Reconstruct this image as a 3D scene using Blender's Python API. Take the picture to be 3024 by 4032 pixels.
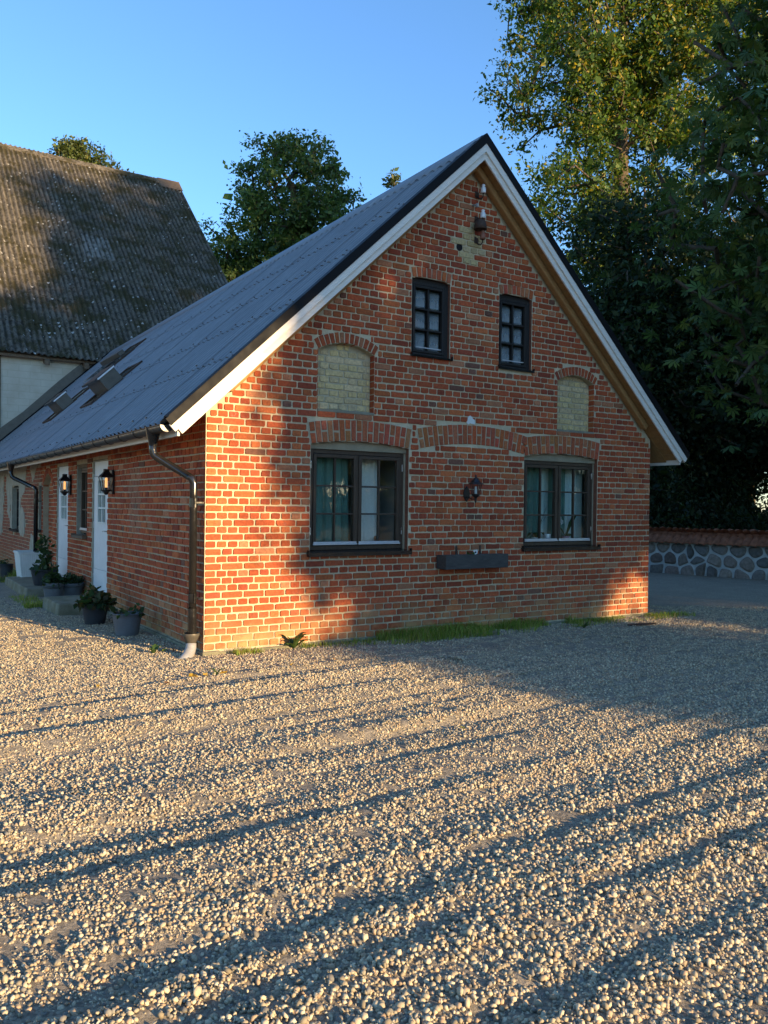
import bpy, math, random
import numpy as np
from mathutils import Vector, Matrix

for o in list(bpy.data.objects):
    bpy.data.objects.remove(o)
S = bpy.context.scene
COL = S.collection
rnd = random.Random(7)
rng = np.random.default_rng(11)

# ------------------------------------------------------------------ camera
FPX, W_PX, H_PX = 3250.0, 3024.0, 4032.0
EYE = np.array([-3.079, -8.287, 1.59])
yaw, pitch, roll = math.atan2(0.5388, 0.8425), math.radians(-0.42), math.radians(0.72)
_f0 = np.array([math.sin(yaw), math.cos(yaw), 0]); _r0 = np.array([math.cos(yaw), -math.sin(yaw), 0]); _u0 = np.array([0, 0, 1.0])
FW = _f0 * math.cos(pitch) + _u0 * math.sin(pitch)
_u1 = _u0 * math.cos(pitch) - _f0 * math.sin(pitch)
RT = _r0 * math.cos(roll) + _u1 * math.sin(roll)
UP = _u1 * math.cos(roll) - _r0 * math.sin(roll)
cam_d = bpy.data.cameras.new('camera')
cam_d.sensor_fit = 'VERTICAL'; cam_d.sensor_height = 36.0; cam_d.lens = 36.0 * FPX / H_PX
cam_d.clip_start = 0.05; cam_d.clip_end = 3000
cam = bpy.data.objects.new('camera', cam_d); COL.objects.link(cam)
cam.matrix_world = Matrix(((RT[0], UP[0], -FW[0], EYE[0]), (RT[1], UP[1], -FW[1], EYE[1]), (RT[2], UP[2], -FW[2], EYE[2]), (0, 0, 0, 1)))
S.camera = cam

# ------------------------------------------------------------------ sky, sun, exposure
SUN_EL = math.radians(10.0)
LX, LY = -0.312, 0.950                      # horizontal direction in which the light travels
_n = math.hypot(LX, LY); LX, LY = LX / _n, LY / _n
world = bpy.data.worlds.new('World'); S.world = world; world.use_nodes = True
wn = world.node_tree; wn.nodes.clear()
wo = wn.nodes.new('ShaderNodeOutputWorld'); wb = wn.nodes.new('ShaderNodeBackground'); ws = wn.nodes.new('ShaderNodeTexSky')
ws.sky_type = 'NISHITA'; ws.sun_disc = False; ws.sun_elevation = SUN_EL; ws.sun_rotation = math.atan2(-LX, -LY)
ws.altitude = 50; ws.air_density = 1.0; ws.dust_density = 0.15; ws.ozone_density = 4.2
wn.links.new(ws.outputs[0], wb.inputs[0]); wb.inputs[1].default_value = 0.15
wn.links.new(wb.outputs[0], wo.inputs[0])
sun_d = bpy.data.lights.new('sun', 'SUN'); sun_d.energy = 4.1; sun_d.angle = math.radians(0.53); sun_d.color = (1.0, 0.72, 0.39)
sun = bpy.data.objects.new('sun', sun_d); COL.objects.link(sun)
sun.rotation_euler = Vector((LX * math.cos(SUN_EL), LY * math.cos(SUN_EL), -math.sin(SUN_EL))).to_track_quat('-Z', 'Y').to_euler()
sun.location = (10, -30, 20)
S.view_settings.view_transform = 'Standard'; S.view_settings.look = 'None'
S.view_settings.exposure = 1.50; S.view_settings.gamma = 1.0; S.view_settings.use_curve_mapping = False
S.render.engine = 'CYCLES'
S.cycles.max_bounces = 7; S.cycles.diffuse_bounces = 3; S.cycles.glossy_bounces = 3; S.cycles.transparent_max_bounces = 12
S.cycles.caustics_reflective = False; S.cycles.caustics_refractive = False

# ------------------------------------------------------------------ node helpers
def newmat(name):
    m = bpy.data.materials.new(name); m.use_nodes = True; nt = m.node_tree; nt.nodes.clear()
    out = nt.nodes.new('ShaderNodeOutputMaterial'); b = nt.nodes.new('ShaderNodeBsdfPrincipled')
    nt.links.new(b.outputs[0], out.inputs[0])
    return m, nt, b, out

def put(nt, sock, v):
    if isinstance(v, bpy.types.NodeSocket):
        nt.links.new(v, sock)
    elif isinstance(v, (tuple, list)) and len(v) == 3 and sock.type == 'RGBA':
        sock.default_value = (*v, 1)
    else:
        sock.default_value = v

def mixc(nt, fac, a, b, blend='MIX'):
    n = nt.nodes.new('ShaderNodeMix'); n.data_type = 'RGBA'; n.blend_type = blend
    put(nt, n.inputs[0], fac); put(nt, n.inputs[6], a); put(nt, n.inputs[7], b)
    return n.outputs[2]

def math_n(nt, op, a, b=0.0, clamp=False):
    n = nt.nodes.new('ShaderNodeMath'); n.operation = op; n.use_clamp = clamp
    put(nt, n.inputs[0], a); put(nt, n.inputs[1], b)
    return n.outputs[0]

def pos_n(nt, scale=(1, 1, 1), rot=(0, 0, 0)):
    g = nt.nodes.new('ShaderNodeNewGeometry'); mp = nt.nodes.new('ShaderNodeMapping')
    nt.links.new(g.outputs['Position'], mp.inputs[0]); mp.inputs['Scale'].default_value = scale; mp.inputs['Rotation'].default_value = rot
    return mp.outputs[0]

def objco(nt, scale=(1, 1, 1)):
    g = nt.nodes.new('ShaderNodeTexCoord'); mp = nt.nodes.new('ShaderNodeMapping')
    nt.links.new(g.outputs['Object'], mp.inputs[0]); mp.inputs['Scale'].default_value = scale
    return mp.outputs[0]

def noise_n(nt, scale, detail=4, vec=None, rough=0.6, dist=0.0):
    n = nt.nodes.new('ShaderNodeTexNoise'); n.inputs['Scale'].default_value = scale; n.inputs['Detail'].default_value = detail
    n.inputs['Roughness'].default_value = rough; n.inputs['Distortion'].default_value = dist
    nt.links.new(vec if vec is not None else pos_n(nt), n.inputs['Vector'])
    return n.outputs['Fac']

def ramp_n(nt, fac, lo, hi, a=0.0, b=1.0):
    n = nt.nodes.new('ShaderNodeMapRange'); n.inputs[1].default_value = lo; n.inputs[2].default_value = hi
    n.inputs[3].default_value = a; n.inputs[4].default_value = b; put(nt, n.inputs[0], fac)
    return n.outputs[0]

def bump_n(nt, b, h, strength=0.4, dist=0.01):
    n = nt.nodes.new('ShaderNodeBump'); n.inputs['Strength'].default_value = strength; n.inputs['Distance'].default_value = dist
    put(nt, n.inputs['Height'], h); nt.links.new(n.outputs[0], b.inputs['Normal'])

def attr_n(nt, name='col'):
    n = nt.nodes.new('ShaderNodeAttribute'); n.attribute_name = name
    return n.outputs['Color']

def simple(name, col, rough=0.7, metal=0.0, var=0.25, nscale=12, bump=0.15, bdist=0.004, spec=0.4, vec=None, useattr=False):
    m, nt, b, out = newmat(name)
    v = vec(nt) if vec else pos_n(nt)
    n = noise_n(nt, nscale, 5, v)
    base = attr_n(nt) if useattr else col
    dark = mixc(nt, 1.0, base, (1 - var, 1 - var, 1 - var), 'MULTIPLY')
    lite = mixc(nt, 1.0, base, (1 + var, 1 + var, 1 + var), 'MULTIPLY')
    put(nt, b.inputs['Base Color'], mixc(nt, ramp_n(nt, n, 0.3, 0.7), dark, lite))
    put(nt, b.inputs['Roughness'], ramp_n(nt, n, 0.3, 0.7, max(0.05, rough - 0.1), min(1, rough + 0.1)))
    b.inputs['Metallic'].default_value = metal; b.inputs['Specular IOR Level'].default_value = spec
    if bump: bump_n(nt, b, noise_n(nt, nscale * 3, 5, v), bump, bdist)
    return m

# ------------------------------------------------------------------ materials
def brick_material():
    m, nt, b, out = newmat('fired_brick')
    p = pos_n(nt)
    base = attr_n(nt)
    n1 = noise_n(nt, 38, 5, p, 0.65); n2 = noise_n(nt, 9, 4, p); n3 = noise_n(nt, 150, 3, p)
    c = mixc(nt, ramp_n(nt, n1, 0.35, 0.7), mixc(nt, 1.0, base, (0.70, 0.66, 0.68), 'MULTIPLY'), mixc(nt, 1.0, base, (1.18, 1.12, 1.05), 'MULTIPLY'))
    c = mixc(nt, ramp_n(nt, n2, 0.58, 0.75, 0, 0.35), c, (0.22, 0.13, 0.10))
    c = mixc(nt, ramp_n(nt, n3, 0.68, 0.78, 0, 0.5), c, (0.07, 0.04, 0.035))
    # lime film and algae where the wall meets the ground
    sep = nt.nodes.new('ShaderNodeSeparateXYZ'); nt.links.new(p, sep.inputs[0])
    g = nt.nodes.new('ShaderNodeMapRange'); g.inputs[1].default_value = 0.50; g.inputs[2].default_value = 0.0; nt.links.new(sep.outputs[2], g.inputs[0])
    st = math_n(nt, 'MULTIPLY', g.outputs[0], ramp_n(nt, noise_n(nt, 3.2, 5, p), 0.36, 0.62), True)
    c = mixc(nt, math_n(nt, 'MULTIPLY', st, 0.85), c, (0.42, 0.30, 0.13))
    w = math_n(nt, 'MULTIPLY', ramp_n(nt, noise_n(nt, 5, 6, p, 0.7), 0.64, 0.74), ramp_n(nt, n1, 0.45, 0.6))
    c = mixc(nt, math_n(nt, 'MULTIPLY', w, 0.45), c, (0.42, 0.37, 0.31))
    put(nt, b.inputs['Base Color'], c)
    b.inputs['Roughness'].default_value = 0.9; b.inputs['Specular IOR Level'].default_value = 0.2
    bump_n(nt, b, noise_n(nt, 90, 6, p, 0.7), 0.55, 0.004)
    return m

def mortar_material(name, col, dark=(0.2, 0.19, 0.15)):
    m, nt, b, out = newmat(name)
    p = pos_n(nt); n1 = noise_n(nt, 7, 5, p); n2 = noise_n(nt, 60, 4, p)
    c = mixc(nt, ramp_n(nt, n1, 0.35, 0.65), tuple(x * 0.78 for x in col), col)
    c = mixc(nt, ramp_n(nt, n2, 0.5, 0.75, 0, 0.5), c, tuple(min(1, x * 1.2) for x in col))
    sep = nt.nodes.new('ShaderNodeSeparateXYZ'); nt.links.new(p, sep.inputs[0])
    g = nt.nodes.new('ShaderNodeMapRange'); g.inputs[1].default_value = 0.6; g.inputs[2].default_value = 0.0; nt.links.new(sep.outputs[2], g.inputs[0])
    st = math_n(nt, 'MULTIPLY', g.outputs[0], ramp_n(nt, noise_n(nt, 4, 5, p), 0.4, 0.6), True)
    c = mixc(nt, math_n(nt, 'MULTIPLY', st, 0.6), c, dark)
    put(nt, b.inputs['Base Color'], c); b.inputs['Roughness'].default_value = 0.95; b.inputs['Specular IOR Level'].default_value = 0.15
    bump_n(nt, b, noise_n(nt, 120, 6, p, 0.7), 0.8, 0.006)
    return m

def leaf_material(name, trans=0.35, gloss=0.35, rough=0.5):
    m, nt, b, out = newmat(name)
    c = attr_n(nt)
    put(nt, b.inputs['Base Color'], c); b.inputs['Roughness'].default_value = rough; b.inputs['Specular IOR Level'].default_value = gloss
    t = nt.nodes.new('ShaderNodeBsdfTranslucent'); put(nt, t.inputs[0], mixc(nt, 1.0, c, (1.7, 1.6, 0.6), 'MULTIPLY'))
    mx = nt.nodes.new('ShaderNodeMixShader'); mx.inputs[0].default_value = trans
    nt.links.new(b.outputs[0], mx.inputs[1]); nt.links.new(t.outputs[0], mx.inputs[2]); nt.links.new(mx.outputs[0], out.inputs[0])
    return m

def sheet_material():
    m, nt, b, out = newmat('grey_fibre_cement')
    p = pos_n(nt); s = pos_n(nt, (1.2, 9.0, 1.2))
    oi = nt.nodes.new('ShaderNodeObjectInfo')
    c = mixc(nt, ramp_n(nt, noise_n(nt, 2.2, 5, s), 0.3, 0.7), (0.150, 0.157, 0.168), (0.228, 0.235, 0.243))
    c = mixc(nt, ramp_n(nt, oi.outputs['Random'], 0, 1, 0, 0.35), c, (0.155, 0.16, 0.168))
    c = mixc(nt, ramp_n(nt, noise_n(nt, 0.9, 6, pos_n(nt, (0.8, 4.0, 0.8)), 0.7), 0.63, 0.70, 0, 0.55), c, (0.38, 0.385, 0.385))
    put(nt, b.inputs['Base Color'], c)
    put(nt, b.inputs['Roughness'], ramp_n(nt, noise_n(nt, 6, 4, s), 0.3, 0.7, 0.42, 0.62)); b.inputs['Specular IOR Level'].default_value = 0.45
    bump_n(nt, b, noise_n(nt, 70, 4, p), 0.12, 0.003)
    return m

def barn_sheet_material():
    m, nt, b, out = newmat('weathered_fibre_cement')
    p = pos_n(nt)
    oi = nt.nodes.new('ShaderNodeObjectInfo')
    c = mixc(nt, ramp_n(nt, noise_n(nt, 3.5, 6, p, 0.7), 0.35, 0.65), (0.105, 0.088, 0.066), (0.205, 0.175, 0.132))
    c = mixc(nt, ramp_n(nt, oi.outputs['Random'], 0.0, 1, 0, 0.35), c, (0.10, 0.09, 0.085))
    c = mixc(nt, ramp_n(nt, oi.outputs['Random'], 0.93, 0.95, 0, 0.6), c, (0.34, 0.33, 0.30))
    sp = nt.nodes.new('ShaderNodeSeparateXYZ'); tc = nt.nodes.new('ShaderNodeTexCoord'); nt.links.new(tc.outputs['Object'], sp.inputs[0])
    valley = ramp_n(nt, sp.outputs[2], 0.012, -0.02)          # moss and dirt collect in the valleys of the sheets
    v = math_n(nt, 'MULTIPLY', valley, ramp_n(nt, noise_n(nt, 5, 6, p, 0.75), 0.38, 0.55, 0.25, 1.0))
    c = mixc(nt, math_n(nt, 'MULTIPLY', v, 0.85), c, (0.030, 0.027, 0.018))
    lich = ramp_n(nt, noise_n(nt, 8, 5, p, 0.75), 0.54, 0.60, 0, 0.85)
    c = mixc(nt, lich, c, (0.036, 0.032, 0.022))
    moss = ramp_n(nt, noise_n(nt, 1.1, 7, p, 0.75), 0.49, 0.57, 0, 0.85)
    c = mixc(nt, moss, c, (0.050, 0.042, 0.016))
    vo = nt.nodes.new('ShaderNodeTexVoronoi'); vo.inputs['Scale'].default_value = 5.5; nt.links.new(p, vo.inputs['Vector'])
    bw = nt.nodes.new('ShaderNodeSeparateColor'); nt.links.new(vo.outputs['Color'], bw.inputs[0])
    fl = math_n(nt, 'LESS_THAN', vo.outputs['Distance'], math_n(nt, 'MULTIPLY', math_n(nt, 'SUBTRACT', bw.outputs[0], 0.66), 0.85))
    c = mixc(nt, fl, c, (0.44, 0.42, 0.38))
    put(nt, b.inputs['Base Color'], c); b.inputs['Roughness'].default_value = 0.95; b.inputs['Specular IOR Level'].default_value = 0.12
    h = math_n(nt, 'ADD', noise_n(nt, 12, 6, p, 0.75), math_n(nt, 'MULTIPLY', lich, 0.4))
    bump_n(nt, b, h, 0.8, 0.035)
    return m

def wood_material(name, light, dark, grain=(1, 1, 14), rough=0.75, knots=True):
    m, nt, b, out = newmat(name)
    v = objco(nt, grain)
    n = noise_n(nt, 5, 6, v, 0.65, 0.6)
    c = mixc(nt, ramp_n(nt, n, 0.3, 0.7), dark, light)
    if knots:
        c = mixc(nt, ramp_n(nt, noise_n(nt, 9, 2, objco(nt)), 0.74, 0.80, 0, 0.6), c, tuple(x * 0.45 for x in dark))
    put(nt, b.inputs['Base Color'], c); b.inputs['Roughness'].default_value = rough; b.inputs['Specular IOR Level'].default_value = 0.3
    bump_n(nt, b, n, 0.2, 0.003)
    return m

def glass_material(name, tint=(0.92, 0.95, 0.94), refl=0.06, haze=None):
    m, nt, b, out = newmat(name)
    nt.nodes.remove(b)
    tr = nt.nodes.new('ShaderNodeBsdfTransparent'); put(nt, tr.inputs[0], tint)
    gl = nt.nodes.new('ShaderNodeBsdfGlossy'); gl.inputs['Roughness'].default_value = 0.02
    bn = nt.nodes.new('ShaderNodeBump'); bn.inputs['Strength'].default_value = 0.06; bn.inputs['Distance'].default_value = 0.02
    nt.links.new(noise_n(nt, 4, 2), bn.inputs['Height']); nt.links.new(bn.outputs[0], gl.inputs['Normal'])
    fr = nt.nodes.new('ShaderNodeFresnel'); fr.inputs[0].default_value = 1.5
    fac = math_n(nt, 'ADD', math_n(nt, 'MULTIPLY', fr.outputs[0], 1.0), refl * 0.3, True)
    gb = nt.nodes.new('ShaderNodeNewGeometry'); fac = math_n(nt, 'MULTIPLY', fac, math_n(nt, 'SUBTRACT', 1.0, gb.outputs['Backfacing']), True)   # one reflection per pane
    mx = nt.nodes.new('ShaderNodeMixShader'); nt.links.new(fac, mx.inputs[0])
    nt.links.new(tr.outputs[0], mx.inputs[1]); nt.links.new(gl.outputs[0], mx.inputs[2])
    last = mx.outputs[0]
    if haze:
        # old dusty panes: a veil of grime that is densest low in the middle of each pane
        tc = nt.nodes.new('ShaderNodeTexCoord'); sp = nt.nodes.new('ShaderNodeSeparateXYZ'); nt.links.new(tc.outputs['Generated'], sp.inputs[0])
        def edge(s, lo, hi):
            d = math_n(nt, 'ABSOLUTE', math_n(nt, 'SUBTRACT', s, 0.5)); return ramp_n(nt, d, lo, hi, 1, 0)
        e = math_n(nt, 'MULTIPLY', edge(sp.outputs[0], 0.30, 0.42), ramp_n(nt, sp.outputs[2], 0.0, 0.12))
        e = math_n(nt, 'MULTIPLY', e, ramp_n(nt, sp.outputs[2], 0.95, 0.72, 0, 1))
        e = math_n(nt, 'MULTIPLY', e, ramp_n(nt, sp.outputs[2], 0.15, 0.95, 1.0, 0.45))
        v2 = pos_n(nt, (30, 30, 5)); e = math_n(nt, 'MULTIPLY', e, ramp_n(nt, noise_n(nt, 1, 4, v2), 0.25, 0.65, 0.72, 1.0), True)
        df = nt.nodes.new('ShaderNodeBsdfDiffuse'); put(nt, df.inputs[0], (0.46, 0.51, 0.52))
        m2 = nt.nodes.new('ShaderNodeMixShader'); nt.links.new(math_n(nt, 'MULTIPLY', e, haze), m2.inputs[0])
        nt.links.new(last, m2.inputs[1]); nt.links.new(df.outputs[0], m2.inputs[2]); last = m2.outputs[0]
    nt.links.new(last, out.inputs[0])
    return m

def ground_material():
    m, nt, b, out = newmat('gravel_ground')
    p = pos_n(nt)
    vo = nt.nodes.new('ShaderNodeTexVoronoi'); vo.inputs['Scale'].default_value = 75; nt.links.new(p, vo.inputs['Vector'])
    bw = nt.nodes.new('ShaderNodeSeparateColor'); nt.links.new(vo.outputs['Color'], bw.inputs[0])
    c = mixc(nt, bw.outputs[0], (0.20, 0.172, 0.13), (0.47, 0.395, 0.29))
    c = mixc(nt, ramp_n(nt, noise_n(nt, 2.0, 5, p), 0.4, 0.7, 0, 0.45), c, (0.20, 0.175, 0.145))
    # far away the yard gives way to grass and earth
    sep = nt.nodes.new('ShaderNodeSeparateXYZ'); nt.links.new(p, sep.inputs[0])
    far = math_n(nt, 'MAXIMUM', ramp_n(nt, sep.outputs[0], 14.6, 15.4), ramp_n(nt, sep.outputs[1], 26, 30))
    c = mixc(nt, far, c, (0.05, 0.055, 0.02))
    put(nt, b.inputs['Base Color'], c); b.inputs['Roughness'].default_value = 0.95; b.inputs['Specular IOR Level'].default_value = 0.15
    bump_n(nt, b, math_n(nt, 'ADD', noise_n(nt, 75, 6, p, 0.75), math_n(nt, 'MULTIPLY', noise_n(nt, 22, 4, p), 0.8)), 0.9, 0.022)
    return m

def stone_material():
    m, nt, b, out = newmat('field_stone')
    p = pos_n(nt); base = attr_n(nt)
    c = mixc(nt, ramp_n(nt, noise_n(nt, 14, 6, p, 0.7), 0.35, 0.65), mixc(nt, 1.0, base, (0.7, 0.68, 0.66), 'MULTIPLY'), mixc(nt, 1.0, base, (1.25, 1.22, 1.2), 'MULTIPLY'))
    c = mixc(nt, ramp_n(nt, noise_n(nt, 6, 6, p, 0.7), 0.66, 0.72, 0, 0.6), c, (0.34, 0.35, 0.33))
    put(nt, b.inputs['Base Color'], c); b.inputs['Roughness'].default_value = 0.9
    bump_n(nt, b, noise_n(nt, 40, 6, p, 0.7), 0.5, 0.008)
    return m

def render_material():
    m, nt, b, out = newmat('rendered_blocks')
    p = pos_n(nt)
    br = nt.nodes.new('ShaderNodeTexBrick'); mp = pos_n(nt, (1, 1, 1), (math.pi / 2, 0, 0)); nt.links.new(mp, br.inputs['Vector'])
    br.inputs['Scale'].default_value = 1.0; br.inputs['Brick Width'].default_value = 0.6; br.inputs['Row Height'].default_value = 0.2; br.inputs['Mortar Size'].default_value = 0.012; br.inputs['Mortar Smooth'].default_value = 1.0
    br.inputs[1].default_value = (0.52, 0.47, 0.36, 1); br.inputs[2].default_value = (0.56, 0.51, 0.40, 1); br.inputs[3].default_value = (0.43, 0.385, 0.29, 1)
    c = mixc(nt, ramp_n(nt, noise_n(nt, 2.2, 6, p, 0.65), 0.4, 0.7, 0, 0.45), br.outputs[0], (0.36, 0.29, 0.20))
    put(nt, b.inputs['Base Color'], c); b.inputs['Roughness'].default_value = 0.95
    bump_n(nt, b, noise_n(nt, 25, 6, p), 0.4, 0.01)
    return m

M = {}
M['brick'] = brick_material()
M['mortar'] = mortar_material('wall_mortar', (0.62, 0.51, 0.335))
M['mortar_grey'] = mortar_material('grey_mortar', (0.49, 0.41, 0.275))
M['plaster'] = mortar_material('old_plaster', (0.44, 0.40, 0.31))
M['concrete'] = mortar_material('mossy_concrete', (0.27, 0.25, 0.18), (0.13, 0.12, 0.06))
M['white_mortar'] = mortar_material('pale_wall_joints', (0.74, 0.74, 0.70), (0.40, 0.42, 0.40))
M['sheet'] = sheet_material(); M['barn_sheet'] = barn_sheet_material()
M['white_wood'] = wood_material('white_stained_wood', (0.80, 0.74, 0.66), (0.70, 0.64, 0.56), (0.6, 0.6, 10), 0.6)
M['brown_wood'] = wood_material('oiled_pine', (0.40, 0.215, 0.08), (0.28, 0.14, 0.05), (2, 6, 2), 0.6)
M['lintel'] = mortar_material('grey_lintel_plaster', (0.33, 0.275, 0.185))
M['old_wood'] = wood_material('grey_old_wood', (0.20, 0.14, 0.09), (0.10, 0.065, 0.04), (3, 3, 3), 0.9)
M['frame'] = wood_material('dark_stained_frame', (0.075, 0.05, 0.032), (0.045, 0.028, 0.018), (8, 8, 1), 0.45, False)
M['frame_grey'] = wood_material('dark_grey_frame', (0.028, 0.024, 0.021), (0.016, 0.014, 0.012), (8, 8, 1), 0.7, False)
M['planter'] = wood_material('blackened_timber', (0.085, 0.078, 0.070), (0.040, 0.036, 0.033), (1.5, 8, 8), 0.75)
M['black'] = simple('black_painted_metal', (0.012, 0.012, 0.013), 0.35, 0.0, 0.2, 20, 0.05, 0.002, 0.5)
M['gloss_black'] = simple('glossy_black_steel', (0.014, 0.013, 0.012), 0.17, 0.0, 0.2, 14, 0.03, 0.002, 0.6)
M['gutter'] = simple('black_gutter_steel', (0.030, 0.027, 0.023), 0.36, 0.0, 0.2, 9, 0.04, 0.002, 0.55)
M['alu'] = simple('aluminium_rail', (0.55, 0.56, 0.57), 0.42, 0.6, 0.08, 20, 0)
M['steel'] = simple('bright_steel', (0.55, 0.54, 0.52), 0.3, 0.9, 0.1, 20, 0)
M['door'] = simple('white_door_paint', (0.70, 0.70, 0.68), 0.45, 0, 0.06, 5, 0.05)
M['white'] = simple('white_plastic', (0.66, 0.67, 0.62), 0.5, 0, 0.08, 6, 0.04)
M['porcelain'] = simple('white_porcelain', (0.72, 0.70, 0.68), 0.18, 0, 0.06, 10, 0, 0, 0.6)
M['rust'] = simple('rusty_iron', (0.075, 0.048, 0.035), 0.85, 0.2, 0.4, 30, 0.4)
M['pot_grey'] = simple('grey_plastic_pot', (0.125, 0.135, 0.145), 0.6, 0, 0.15, 8, 0.1)
M['pot_dark'] = simple('charcoal_plastic_pot', (0.035, 0.037, 0.042), 0.55, 0, 0.2, 8, 0.1)
M['pipe_grey'] = simple('grey_drain_pipe', (0.30, 0.29, 0.28), 0.5, 0, 0.08, 8, 0.05)
M['soil'] = simple('dark_soil', (0.035, 0.026, 0.018), 0.95, 0, 0.4, 40, 0.8, 0.02)
M['curtain_green'] = simple('green_curtain_cloth', (0.125, 0.235, 0.19), 0.85, 0, 0.1, 40, 0.1)
M['curtain_beige'] = simple('pale_curtain_cloth', (0.78, 0.74, 0.66), 0.85, 0, 0.06, 40, 0.1)
M['curtain_sheer'] = simple('sheer_curtain_cloth', (0.62, 0.72, 0.66), 0.85, 0, 0.06, 40, 0.1)
M['room'] = simple('room_paint', (0.62, 0.62, 0.58), 0.8, 0, 0.04, 3, 0)
M['pink'] = simple('pink_glazed_pot', (0.42, 0.24, 0.28), 0.4, 0, 0.08, 8, 0)
M['clay'] = simple('brown_clay', (0.24, 0.10, 0.06), 0.6, 0, 0.2, 20, 0.1)
M['verge'] = simple('black_verge_steel', (0.009, 0.009, 0.010), 0.6, 0.0, 0.2, 6, 0.02, 0.002, 0.12)
M['flash'] = simple('brown_grey_flashing', (0.105, 0.092, 0.072), 0.45, 0.3, 0.25, 5, 0.1)
M['bark'] = simple('tree_bark', (0.10, 0.075, 0.052), 0.95, 0, 0.4, 9, 0.9, 0.03, 0.2)
M['leaf'] = leaf_material('tree_leaf'); M['leaf_dark'] = leaf_material('shaded_leaf', 0.25, 0.22, 0.6)
M['grass'] = leaf_material('grass_blade', 0.4, 0.3, 0.6)
M['pebble'] = simple('crushed_stone', (0.3, 0.3, 0.3), 0.85, 0, 0.15, 60, 0.25, 0.003, 0.25, None, True)
M['stone'] = stone_material(); M['ground'] = ground_material(); M['render'] = render_material()
M['tile'] = simple('old_roof_tile', (0.34, 0.13, 0.07), 0.85, 0, 0.45, 8, 0.4, 0.01, 0.2)
M['glass'] = glass_material('window_glass'); M['glass_dusty'] = glass_material('dusty_glass', (0.72, 0.76, 0.76), 0.1, 0.46)
M['dark'] = simple('dark_void', (0.012, 0.011, 0.010), 0.95, 0, 0.1, 5, 0)
mm, nt, b, out = newmat('warm_pane_glow'); b.inputs['Base Color'].default_value = (0.8, 0.5, 0.25, 1)
b.inputs['Emission Color'].default_value = (1.0, 0.42, 0.12, 1); b.inputs['Emission Strength'].default_value = 0.5; M['pane_glow'] = mm  # weak emission stands in for an orange reflection in the coach lamp glass

# ------------------------------------------------------------------ mesh builder
class MB:
    def __init__(s): s.v = []; s.f = []; s.c = []
    def add(s, vs, fs, col=None):
        o = len(s.v); s.v.extend(vs); s.f.extend([tuple(i + o for i in f) for f in fs]); s.c.extend([col or (0.5, 0.5, 0.5)] * len(vs)); return s
    def box(s, x0, x1, y0, y1, z0, z1, col=None):
        if x0 > x1: x0, x1 = x1, x0
        if y0 > y1: y0, y1 = y1, y0
        if z0 > z1: z0, z1 = z1, z0
        return s.add([(x0, y0, z0), (x1, y0, z0), (x1, y1, z0), (x0, y1, z0), (x0, y0, z1), (x1, y0, z1), (x1, y1, z1), (x0, y1, z1)],
                     [(0, 3, 2, 1), (4, 5, 6, 7), (0, 1, 5, 4), (1, 2, 6, 5), (2, 3, 7, 6), (3, 0, 4, 7)], col)
    def pbox(s, pl, u0, u1, d0, d1, z0, z1, col=None):     # box on a wall plane: d is outward
        return s.box(u0, u1, -d1, -d0, z0, z1, col) if pl == 'F' else s.box(-d1, -d0, u0, u1, z0, z1, col)
    def prism(s, poly, axis, a, b, col=None):              # poly is a list of 2-d points, extruded along axis from a to b
        n = len(poly)
        def P(p, t): return {'x': (t, p[0], p[1]), 'y': (p[0], t, p[1]), 'z': (p[0], p[1], t)}[axis]
        return s.add([P(p, a) for p in poly] + [P(p, b) for p in poly], [tuple(range(n)), tuple(range(2 * n - 1, n - 1, -1))] + [(i, i + n, (i + 1) % n + n, (i + 1) % n) for i in range(n)], col)
    def tube(s, pts, rad, n=8, cap=True, col=None):
        pts = [Vector(p) for p in pts]; rad = rad if isinstance(rad, (list, tuple)) else [rad] * len(pts)
        up = None; vs = []; fs = []
        for i, p in enumerate(pts):
            d = (pts[min(i + 1, len(pts) - 1)] - pts[max(i - 1, 0)]).normalized()
            if up is None: up = d.orthogonal().normalized()
            up = (up - d * up.dot(d)); up = up.normalized() if up.length > 1e-6 else d.orthogonal().normalized()
            w = d.cross(up)
            for k in range(n):
                a = 2 * math.pi * k / n; q = p + (up * math.cos(a) + w * math.sin(a)) * rad[i]; vs.append(tuple(q))
        for i in range(len(pts) - 1):
            for k in range(n):
                fs.append((i * n + k, i * n + (k + 1) % n, (i + 1) * n + (k + 1) % n, (i + 1) * n + k))
        if cap: fs.append(tuple(range(n - 1, -1, -1))); fs.append(tuple(range((len(pts) - 1) * n, len(pts) * n)))
        return s.add(vs, fs, col)
    def lathe(s, prof, n=20, c=(0, 0, 0), col=None, ph=0.0):
        vs = []; fs = []
        for r, z in prof:
            for k in range(n):
                a = 2 * math.pi * k / n + ph; vs.append((c[0] + r * math.cos(a), c[1] + r * math.sin(a), c[2] + z))
        for i in range(len(prof) - 1):
            for k in range(n): fs.append((i * n + k, i * n + (k + 1) % n, (i + 1) * n + (k + 1) % n, (i + 1) * n + k))
        return s.add(vs, fs, col)
    def build(s, name, mat, parent=None, smooth=False, bevel=0.0, **props):
        me = bpy.data.meshes.new(name); me.from_pydata(s.v, [], s.f); me.validate()
        a = me.color_attributes.new('col', 'FLOAT_COLOR', 'POINT')
        arr = np.ones((len(s.v), 4), np.float32); arr[:, :3] = np.array(s.c, np.float32) if s.c else 0.5
        a.data.foreach_set('color', arr.ravel())
        if smooth: me.polygons.foreach_set('use_smooth', [True] * len(me.polygons))
        me.materials.append(mat); me.update()
        return link(name, me, parent, bevel, **props)

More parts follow.
